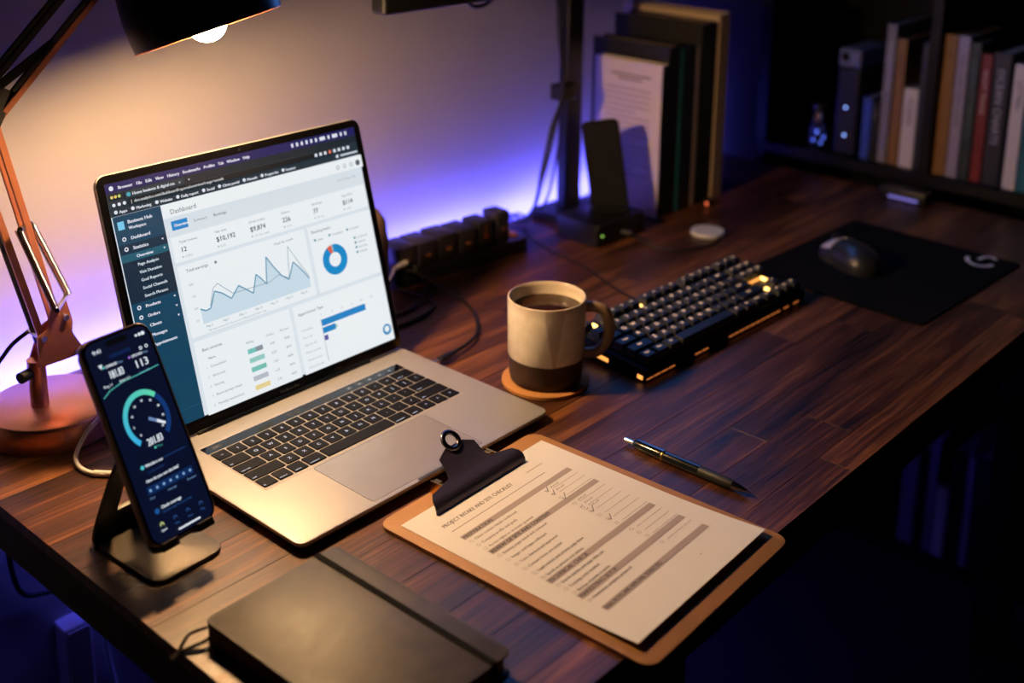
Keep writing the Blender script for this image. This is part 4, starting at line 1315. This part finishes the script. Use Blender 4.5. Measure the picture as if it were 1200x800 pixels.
lc = thing('laptop_cable', 'black cable curving over the desk into the side of the laptop', 'cable')
obj('cord', tube_bm([D(0.643, 0.713, 0.0265), D(0.650, 0.690, 0.0265), D(0.656, 0.668, 0.0210), D(0.662, 0.648, 0.010), D(0.664, 0.615, 0.003), D(0.640, 0.566, 0.0025), D(0.600, 0.522, 0.0045), D(0.566, 0.503, 0.0065), D(0.532, 0.496, 0.0068)], 0.0024, 8, None, 8), M['rubber'], lc, smooth=True, angle=2)
obj('plug', tube_bm([D(0.536, 0.4965, 0.0068), D(0.520, 0.4945, 0.0068), D(0.505, 0.4935, 0.0066)], [0.0030, 0.0054, 0.0054], 12, flat=0.75), M['black_plastic'], lc, smooth=True, angle=0.8)
obj('metal_tip', box_bm(0.487, 0.506, 0.4905, 0.4965, Z0 + 0.0053, Z0 + 0.0079), M['chrome'], lc)
cable('looped_cable', 'thin black cable looping on the desk in front of the first adapter', [(0.662, 0.712, 0.030), (0.660, 0.694, 0.018), (0.648, 0.670, 0.0100), (0.632, 0.656, 0.0080), (0.608, 0.646, 0.0030), (0.585, 0.640, 0.0022), (0.540, 0.645, 0.0022), (0.500, 0.660, 0.0022)], 0.002)
cable('coiled_cable', 'wider loop of black cable beside the laptop lid', [(0.636, 0.724, 0.008), (0.627, 0.712, 0.0050), (0.632, 0.686, 0.0028), (0.636, 0.655, 0.0027), (0.624, 0.628, 0.0027), (0.592, 0.614, 0.0027), (0.550, 0.612, 0.0027), (0.510, 0.628, 0.0027)], 0.0026)
cable('keyboard_cable', 'thin black cable running from the desk back edge to the keyboard', [(0.938, 0.822, -0.10), (0.938, 0.822, -0.03), (0.938, 0.817, -0.002), (0.938, 0.801, 0.0060), (0.934, 0.772, 0.0035), (0.920, 0.742, 0.010), (0.900, 0.700, 0.010), (0.893, 0.640, 0.0022), (0.880, 0.575, 0.0022), (0.850, 0.500, 0.0022), (0.828, 0.440, 0.0045), (0.822, 0.404, 0.011)], 0.0018)

# ------------------------------------------------------------------ monitor on its pole
M['pole'] = simple('pole_black', rgb(9, 9, 11), rough=0.4)
mon = thing('monitor', 'black monitor on a square pole whose lower edge hangs over the desk', 'monitor', D(1.060, 0.757))
obj('pole', box_bm(-0.020, 0.020, -0.010, 0.010, 0.010, 0.60, 0.003, 2), M['pole'], mon)
obj('foot', slab_bm(0.110, 0.078, 0.006, 0.0, 0.012, 0.002, 0.0, 0.0, 5), M['frame_black'], mon)
pn = obj('panel', box_bm(-0.507, 0.355, -0.119, -0.092, 0.408, 0.770, 0.004, 2), M['black_plastic'], mon)
obj('screen', box_bm(-0.499, 0.347, -0.1202, -0.1192, 0.434, 0.762), glow('monitor_picture', (0.1, 0.3, 1.0), MONITOR_STRENGTH), pn)
obj('arm_mount', box_bm(-0.03, 0.03, -0.092, -0.0105, 0.52, 0.62, 0.003, 1), M['frame_black'], mon)
obj('cable_clip', box_bm(-0.056, -0.0205, -0.030, -0.002, 0.208, 0.234, 0.002, 1), M['black_plastic'], mon)
for lab, rr, pts in (
        ('black cable swinging widest out from the monitor pole', 0.0024, [(0.980, 0.728, 0.470), (0.993, 0.728, 0.320), (1.006, 0.728, 0.228), (0.979, 0.728, 0.170), (0.959, 0.728, 0.110), (0.950, 0.731, 0.060), (0.951, 0.746, 0.020), (0.955, 0.775, 0.0050), (0.956, 0.802, 0.0065), (0.956, 0.818, -0.002), (0.956, 0.823, -0.030), (0.956, 0.823, -0.12)]),
        ('black cable hanging midway off the monitor pole', 0.0030, [(0.998, 0.735, 0.470), (1.007, 0.735, 0.317), (1.017, 0.735, 0.225), (0.999, 0.735, 0.179), (0.982, 0.735, 0.125), (0.966, 0.737, 0.078), (0.965, 0.750, 0.034), (0.970, 0.778, 0.0060), (0.971, 0.802, 0.0075), (0.971, 0.818, -0.002), (0.971, 0.823, -0.030), (0.971, 0.823, -0.12)]),
        ('thin black cable hanging close beside the monitor pole', 0.0020, [(1.025, 0.742, 0.470), (1.027, 0.742, 0.286), (1.027, 0.742, 0.216), (1.017, 0.742, 0.146), (1.004, 0.742, 0.090), (0.993, 0.746, 0.045), (0.988, 0.764, 0.016), (0.987, 0.785, 0.0045), (0.987, 0.802, 0.0060), (0.987, 0.817, -0.002), (0.987, 0.822, -0.030), (0.987, 0.822, -0.12)])):
    cable('monitor_cable', lab, pts, rr)
cable('hanging_cable', 'short black cable loop drooping under the monitor edge', [(0.72, 0.6675, 0.44), (0.735, 0.671, 0.402), (0.765, 0.673, 0.396), (0.79, 0.672, 0.41), (0.80, 0.6675, 0.44)], 0.003)

# ------------------------------------------------------------------ dock, leaning handset, plug
dock = thing('docking_station', 'flat black docking box with green light in front of the monitor pole', 'dock', D(1.018, 0.655), math.radians(-3))
obj('case', slab_bm(0.118, 0.088, 0.005, 0.0, 0.036, 0.003, 0, -0.004, 5), M['black_plastic'], dock, smooth=True, angle=0.5)
obj('status_light', box_bm(-0.049, -0.0465, -0.0492, -0.047, 0.017, 0.0195), glow('green_led', (0.45, 0.9, 0.12), 1.2), dock)
obj('port', box_bm(-0.010, 0.000, -0.0490, -0.0470, 0.014, 0.021), M['black_gloss'], dock)
hs = thing('black_handset', 'black slab handset leaning upright on the docking box before the books', 'handset', D(1.030, 0.642, 0.0362), math.radians(-46))
hb = obj('body', slab_bm(0.060, 0.148, 0.008, -0.005, 0.005, 0.002, 0, 0.074, 6, 2), simple('handset_case', rgb(8, 8, 9), rough=0.6, spec=0.12), hs, (0, 0, 0.002), (math.radians(80), math.radians(-8), 0), smooth=True, angle=0.6)
obj('front_panel', slab_bm(0.054, 0.141, 0.006, 0.0049, 0.0056, 0, 0, 0.074, 5), M['black_matte'], hb)
obj('cradle_foot', box_bm(-0.035, 0.030, -0.014, 0.016, 0.0, 0.012, 0.002, 1), M['black_plastic'], hs)

pk = thing('charging_puck', 'flat white round charging puck on the desk before the books', 'charger', D(1.136, 0.524))
obj('disc', lathe_bm([(0.0, 0.0), (0.026, 0.0), (0.0275, 0.0015), (0.0275, 0.0055), (0.026, 0.007), (0.0, 0.0072)], 40), M['white_plastic'], pk, smooth=True, angle=0.6)
obj('centre_mark', lathe_bm([(0.014, 0.00725), (0.0148, 0.0074), (0.0155, 0.00725)], 32), simple('mark', rgb(180, 178, 175), rough=0.4), pk)
pc_ = thing('puck_cable', 'thin cable with silver plug running from the dock to the white puck', 'cable')
obj('cord', tube_bm([D(1.016, 0.592, 0.016), D(1.022, 0.575, 0.008), D(1.022, 0.545, 0.0022), D(1.040, 0.510, 0.002), D(1.075, 0.488, 0.002), D(1.110, 0.488, 0.002), D(1.128, 0.498, 0.003)], 0.0018, 8, None, 8), M['rubber'], pc_, smooth=True, angle=2)
obj('plug', box_bm(1.009, 1.019, 0.588, 0.606, Z0 + 0.0145, Z0 + 0.0185, 0.0008, 1), simple('plug_grey', rgb(120, 120, 124), rough=0.35, metal=0.6), pc_)
rl = thing('small_receiver', 'tiny black receiver with a red light at the foot of the books', 'receiver', D(1.262, 0.608))
obj('case', box_bm(-0.010, 0.010, -0.006, 0.006, 0, 0.012, 0.0015, 1), M['black_plastic'], rl)
obj('red_light', box_bm(-0.0125, -0.0095, -0.0066, -0.003, 0.004, 0.009), glow('red_led', (1.0, 0.16, 0.06), 1.2), rl)

# ------------------------------------------------------------------ books
PAGES = simple('book_pages', rgb(206, 190, 172), rgb(190, 172, 152), scale=500, rough=0.85)


def book(label, loc, th, dp, h, cover, spine_dir, group, accent=None, text=None, rz=0.0, lean=0.0, tcol=None):
    """upright book; local x = thickness, spine at -y, height z"""
    b = thing('book', label, 'book', loc, spine_dir + rz, group)
    if lean: b.rotation_euler = Euler((0, lean, spine_dir + rz))
    ct = 0.0018
    cov = cover
    for sx in (0, 1):
        x0 = -th / 2 + sx * (th - ct)
        obj('cover', box_bm(x0, x0 + ct, -0.0, dp, 0.0, h, 0.0003, 1), cov, b)
    obj('spine', box_bm(-th / 2, th / 2, -ct, 0.0002, 0.0, h, 0.0005, 1), accent or cov, b)
    obj('pages', box_bm(-th / 2 + ct, th / 2 - ct, 0.0004, dp - 0.004, 0.003, h - 0.003), PAGES, b)
    if text:
        p = Print(lambda x, y: (x, y), z=0.0)
        vs, fs, wd = glyphs(text)
        size = min(th * 0.62, h * 0.7 / wd)
        p.text(0, 0, size, text, tcol or rgb(200, 196, 190))
        o = obj('spine_title', p.mesh('spine_title'), TITLE, b, (-size * 0.34, -ct - 0.0003, h * 0.86), (0, 0, 0))
        # text runs down the spine, facing -y
        o.matrix_local = Matrix.Translation((-size * 0.34, -ct - 0.0003, h * 0.88)) @ Matrix(((0, 1, 0, 0), (0, 0, -1, 0), (-1, 0, 0, 0), (0, 0, 0, 1)))
    return b


TITLE = print_mat('title_print', 0, 0.6)


def cm(name, r, g, b_, rough=0.5):
    return simple(name, rgb(r, g, b_), rough=rough, scale=120)


gD = 'books standing on the desk'
bw = cm('cover_white', 214, 204, 200); bk = cm('cover_black', 18, 18, 20); bt = cm('cover_teal', 24, 104, 116); bn = cm('cover_navy', 22, 30, 52)
x = 1.140
first = book('book with pale printed back cover at the monitor end of the desk row', D(x + 0.009, 0.630), 0.018, 0.140, 0.262, bw, 0, gD, accent=bk)
cvp = Print(z=0.0)
for k, (a, b, yy, c) in enumerate(((0.035, 0.118, 0.236, 96), (0.05, 0.10, 0.229, 96))):
    cvp.rect(a, yy, b, yy + 0.003, rgb(c + 20, c, c + 10))
for k in range(16):
    yy = 0.212 - k * 0.0098
    cvp.rect(0.022, yy, 0.118 - (0.03 if k % 5 == 4 else 0.0), yy + 0.0028, rgb(172, 160, 158))
for k in range(9):
    cvp.rect(0.012 + k * 0.0024, 0.012, 0.0132 + k * 0.0024, 0.034, rgb(50, 46, 46))
pmx = cvp.mesh('back_cover_print')
o = obj('back_cover_print', pmx, TITLE, first)
o.matrix_local = Matrix.Translation((-0.0093, 0.0, 0.0)) @ Matrix(((0, 0, -1, 0), (1, 0, 0, 0), (0, 1, 0, 0), (0, 0, 0, 1))) if False else Matrix.Translation((-0.0093, 0.140, 0.0)) @ Matrix(((0, 0, -1, 0), (-1, 0, 0, 0), (0, 1, 0, 0), (0, 0, 0, 1)))
book('taller black book behind the pale covered one', D(1.1745, 0.631), 0.032, 0.160, 0.290, bk, 0, gD)
book('slim teal spined book in the middle of the desk row', D(1.1960, 0.630), 0.009, 0.150, 0.284, bt, 0, gD)
book('dark navy book beside the teal spine on the desk', D(1.2180, 0.630), 0.032, 0.150, 0.284, bn, 0, gD)
book('thin book with pale spine before the tall black volumes', D(1.2400, 0.630), 0.010, 0.150, 0.282, bw, 0, gD)
book('tallest black volume on the desk with small grey spine marks', D(1.2690, 0.628), 0.046, 0.185, 0.318, bk, 0, gD, text='FIELD NOTES', tcol=rgb(60, 62, 66))
book('tall cream book closing the desk row toward the shelves', D(1.3110, 0.626), 0.032, 0.205, 0.330, cm('cover_cream', 206, 184, 158), 0, gD)
bkend = thing('bookend', 'black metal bookend holding the desk row at the cream book', 'bookend', D(1.345, 0.70))
obj('upright_plate', box_bm(-0.016, -0.013, -0.06, 0.06, 0.0, 0.17, 0.0006, 1), M['frame_black'], bkend)
obj('foot_plate', box_bm(-0.016, 0.07, -0.06, 0.06, 0.0, 0.002, 0.0004, 1), M['frame_black'], bkend)

# ------------------------------------------------------------------ bookcase at the end of the desk
BX0, BX1 = 1.60, 1.90
bc = thing('bookcase', 'dark bookcase with rows of books past the end of the desk', 'bookcase', (0, 0, 0))
M['bc'] = simple('bookcase_dark', rgb(9, 9, 13), rgb(12, 12, 16), scale=30, rough=0.5, spec=0.2)
BY0, BY1 = -0.55, 0.70
obj('side_panel', box_bm(BX0, BX1, BY1, BY1 + 0.022, 0.0, 1.9, 0.001, 1), M['bc'], bc)
obj('side_panel', box_bm(BX0, BX1, BY0 - 0.022, BY0, 0.0, 1.9, 0.001, 1), M['bc'], bc)
obj('back_panel', box_bm(BX1, BX1 + 0.008, BY0 - 0.022, BY1 + 0.022, 0.0, 1.9), M['bc'], bc)
SH = [-0.725, -0.345, 0.034, 0.415, 0.80, 1.14]
for z in SH:
    obj('shelf', box_bm(BX0, BX1, BY0, BY1, max(0.0, Z0 + z - 0.022), Z0 + z, 0.001, 1), M['bc'], bc)
for z0, z1 in zip(SH[:-1], SH[1:]):
    obj('divider', box_bm(BX0 + 0.002, BX1, 0.362, 0.382, Z0 + z0, Z0 + z1 - 0.022, 0.001, 1), M['bc'], bc)

gS = 'books on the shelf level with the desk'


def sbook(label, y0, y1, h, c, z=0.034, x=1.620, text=None, dp=0.17, tcol=None, group=gS):
    th = y0 - y1
    return book(label, (x, (y0 + y1) / 2, Z0 + z), th, dp, h, c, -PI / 2, group, text=text, tcol=tcol)


c_tan = cm('cover_tan', 138, 96, 52); c_lav = cm('cover_lavender', 158, 146, 164); c_green = cm('cover_bottle_green', 22, 42, 46); c_red = cm('cover_red', 118, 22, 30)
c_grey = cm('cover_grey', 128, 122, 130); c_blue = cm('cover_blue', 46, 76, 170); c_dk = cm('cover_midnight', 20, 24, 44)
sbook('slim blue book standing next to the black box on the shelf', 0.505, 0.488, 0.120, c_blue)
sbook('thin black book leaning by the slim blue one on the shelf', 0.486, 0.474, 0.115, bk, text='ATLAS', tcol=rgb(150, 150, 160))
sbook('tall grey book left of the shelf divider', 0.470, 0.452, 0.262, c_grey, text='MODERN SYSTEMS')
sbook('tan orange book between grey book and small white one', 0.449, 0.430, 0.238, c_tan, text='DESIGN', tcol=rgb(90, 60, 30))
sbook('small white book against the shelf divider', 0.427, 0.400, 0.150, bw, text='POEMS', tcol=rgb(120, 110, 112))
sbook('dark blue book behind the small white one', 0.399, 0.383, 0.238, bn)
sbook('thick tan book right of the shelf divider', 0.360, 0.337, 0.258, c_tan, text='A', tcol=rgb(80, 50, 26))
sbook('pale lavender book beside the thick tan one', 0.335, 0.315, 0.258, c_lav, text='THE LONG VIEW HOME', tcol=rgb(90, 80, 96))
sbook('dark bottle green book beside the lavender one', 0.313, 0.294, 0.250, c_green, text='GARDENS OF THE NORTH', tcol=rgb(90, 110, 110))
sbook('red book with pale spine title on the shelf', 0.291, 0.272, 0.232, c_red, text='NIGHT TRAINS', tcol=rgb(220, 190, 180))
sbook('midnight blue book with white title beside the red book', 0.269, 0.240, 0.238, c_dk, text='OCEAN CHARTS', tcol=rgb(190, 190, 200))
sbook('white book with dark title beside the midnight one', 0.232, 0.210, 0.222, bw, text='LETTERS', tcol=rgb(60, 60, 90))
sbook('dark teal book at the camera end of the shelf row', 0.207, 0.188, 0.230, bt)
sbook('second lavender book past the dark teal one', 0.185, 0.160, 0.240, c_lav)
sbook('black book past the second lavender one', 0.157, 0.130, 0.250, bk)
gL = 'books on the bottom shelf'
sbook('broad pale book at the wall end of the bottom shelf', 0.362 - 0.004, 0.325, 0.200, c_lav, -0.725, group=gL)
sbook('black book in the bottom shelf next to the broad pale one', 0.322, 0.306, 0.215, bk, -0.725, group=gL)
sbook('tall pale grey book in the bottom shelf row', 0.303, 0.285, 0.250, c_grey, -0.725, group=gL)
sbook('short white paperback in the bottom shelf row', 0.283, 0.262, 0.150, bw, -0.725, group=gL)
sbook('black binder in the bottom shelf row', 0.259, 0.232, 0.235, bk, -0.725, group=gL)
sbook('slim lavender book standing after the binder', 0.229, 0.216, 0.235, c_lav, -0.725, group=gL)
sbook('midnight book at the front of the bottom shelf', 0.213, 0.170, 0.24, c_dk, -0.725, group=gL)
sbook('grey book at the front of the bottom shelf', 0.167, 0.150, 0.22, c_grey, -0.725, group=gL)
gM = 'books on the middle shelf'
sbook('pale blue grey book on the shelf just below the desk', 0.190, 0.165, 0.23, c_grey, -0.345, group=gM)
sbook('black book on the shelf just below the desk', 0.162, 0.130, 0.24, bk, -0.345, group=gM)
sbook('white book on the shelf just below the desk', 0.127, 0.105, 0.22, bw, -0.345, group=gM)

# devices in the shelf bay nearest the wall
rt = thing('router', 'upright black router with blue indicator lights on the shelf', 'router', (1.64, 0.540, Z0 + 0.034))
obj('case', box_bm(-0.02, 0.10, -0.022, 0.022, 0.0, 0.170, 0.003, 2), M['black_plastic'], rt)
obj('top_panel', box_bm(-0.023, 0.09, -0.0225, 0.0225, 0.171, 0.205, 0.003, 1), simple('router_grey', rgb(110, 116, 140), rough=0.4), rt)
obj('grille_disc', lathe_bm([(0.0, 0.0), (0.007, 0.0), (0.009, 0.001)], 20), M['black_matte'], rt, (-0.0238, 0.008, 0.190), (0, -PI / 2, 0))
for zz in (0.038, 0.092):
    obj('indicator', lathe_bm([(0.0, 0.0012), (0.002, 0.0010), (0.0026, 0.0)], 14), glow('blue_led', (0.25, 0.4, 1.0), 3.0), rt, (-0.0202, 0.001 + 0.02 * (zz - .06), zz), (0, -PI / 2, 0))
jr = thing('glass_jar', 'small glass jar with beads added for its blue reflection, standing on the shelf beside the router', 'jar', (1.635, 0.602, Z0 + 0.034))


def glass():
    m, nt, b = mat('clear_glass')
    setp(b, color=(0.9, 0.92, 1, 1), rough=0.05, trans=1.0, ior=1.45)
    return m


obj('glass_wall', lathe_bm([(0.0, 0.0), (0.018, 0.0), (0.020, 0.003), (0.020, 0.062), (0.015, 0.070), (0.015, 0.078), (0.0135, 0.078), (0.0135, 0.070), (0.0183, 0.061), (0.0183, 0.004), (0.0, 0.003)], 28), glass(), jr, smooth=True, angle=0.7)
obj('lid', lathe_bm([(0.0, 0.088), (0.015, 0.088), (0.0165, 0.086), (0.0165, 0.0785), (0.0, 0.0785)], 28), M['black_plastic'], jr, smooth=True, angle=0.6)
bm = bmesh.new()
for k in range(5):
    bmesh.ops.create_icosphere(bm, subdivisions=1, radius=0.0026, matrix=Matrix.Translation((0.010 * math.cos(k * 2.4), 0.010 * math.sin(k * 2.4), 0.010 + 0.006 * k)))
obj('reflection_beads', bm, glow('blue_reflection', (0.12, 0.2, 1.0), 2.2), jr)  # added glowing beads imitate a blue light reflecting in the glass

dv = thing('dark_hub', 'low black hub with a violet light bar at the far desk end', 'hub', D(1.535, 0.370), 0)
obj('case', slab_bm(0.030, 0.090, 0.004, 0.0, 0.022, 0.003, 0, 0, 4), M['black_plastic'], dv, smooth=True, angle=0.5)
obj('light_bar', box_bm(-0.0156, -0.0145, -0.030, 0.025, 0.004, 0.009), glow('violet_bar', (0.32, 0.26, 1.0), 0.5), dv)

# ------------------------------------------------------------------ below the desk, by the wall
ob = thing('socket_box', 'white wall socket box low on the wall below the desk', 'socket', (0.177, WALL_Y, 0.215))
obj('box', box_bm(-0.018, 0.018, -0.030, 0.0, 0.0, 0.17, 0.003, 2), M['white_plastic'], ob)
obj('cover_plate', box_bm(-0.015, 0.015, -0.0315, -0.0298, 0.006, 0.164, 0.0006, 1), M['white_plastic'], ob)
tag(obj('looped_power_cable', tube_bm([(0.115, 0.782, Z0 - 0.055), (0.112, 0.815, Z0 - 0.10), (0.110, 0.838, Z0 - 0.18), (0.112, 0.843, Z0 - 0.25), (0.122, 0.843, Z0 - 0.29), (0.145, 0.842, Z0 - 0.302), (0.165, 0.830, Z0 - 0.29), (0.185, 0.80, Z0 - 0.20), (0.190, 0.775, Z0 - 0.055)], 0.0035, 8, None, 8), M['rubber'], smooth=True, angle=2), 'black cord hanging in a loop under the desk against the wall', 'cord')
tag(obj('wall_cable', tube_bm([(0.222, 0.775, Z0 - 0.055), (0.221, 0.825, Z0 - 0.30), (0.222, 0.842, Z0 - 0.42), (0.232, 0.8445, Z0 - 0.50), (0.236, 0.840, Z0 - 0.60), (0.238, 0.8325, 0.085), (0.238, 0.8325, 0.03), (0.240, 0.820, 0.0058), (0.244, 0.790, 0.0042)], 0.0042, 8, None, 8), M['white_rubber'], smooth=True, angle=2), 'pale cord running down the wall beside the socket box', 'cord')
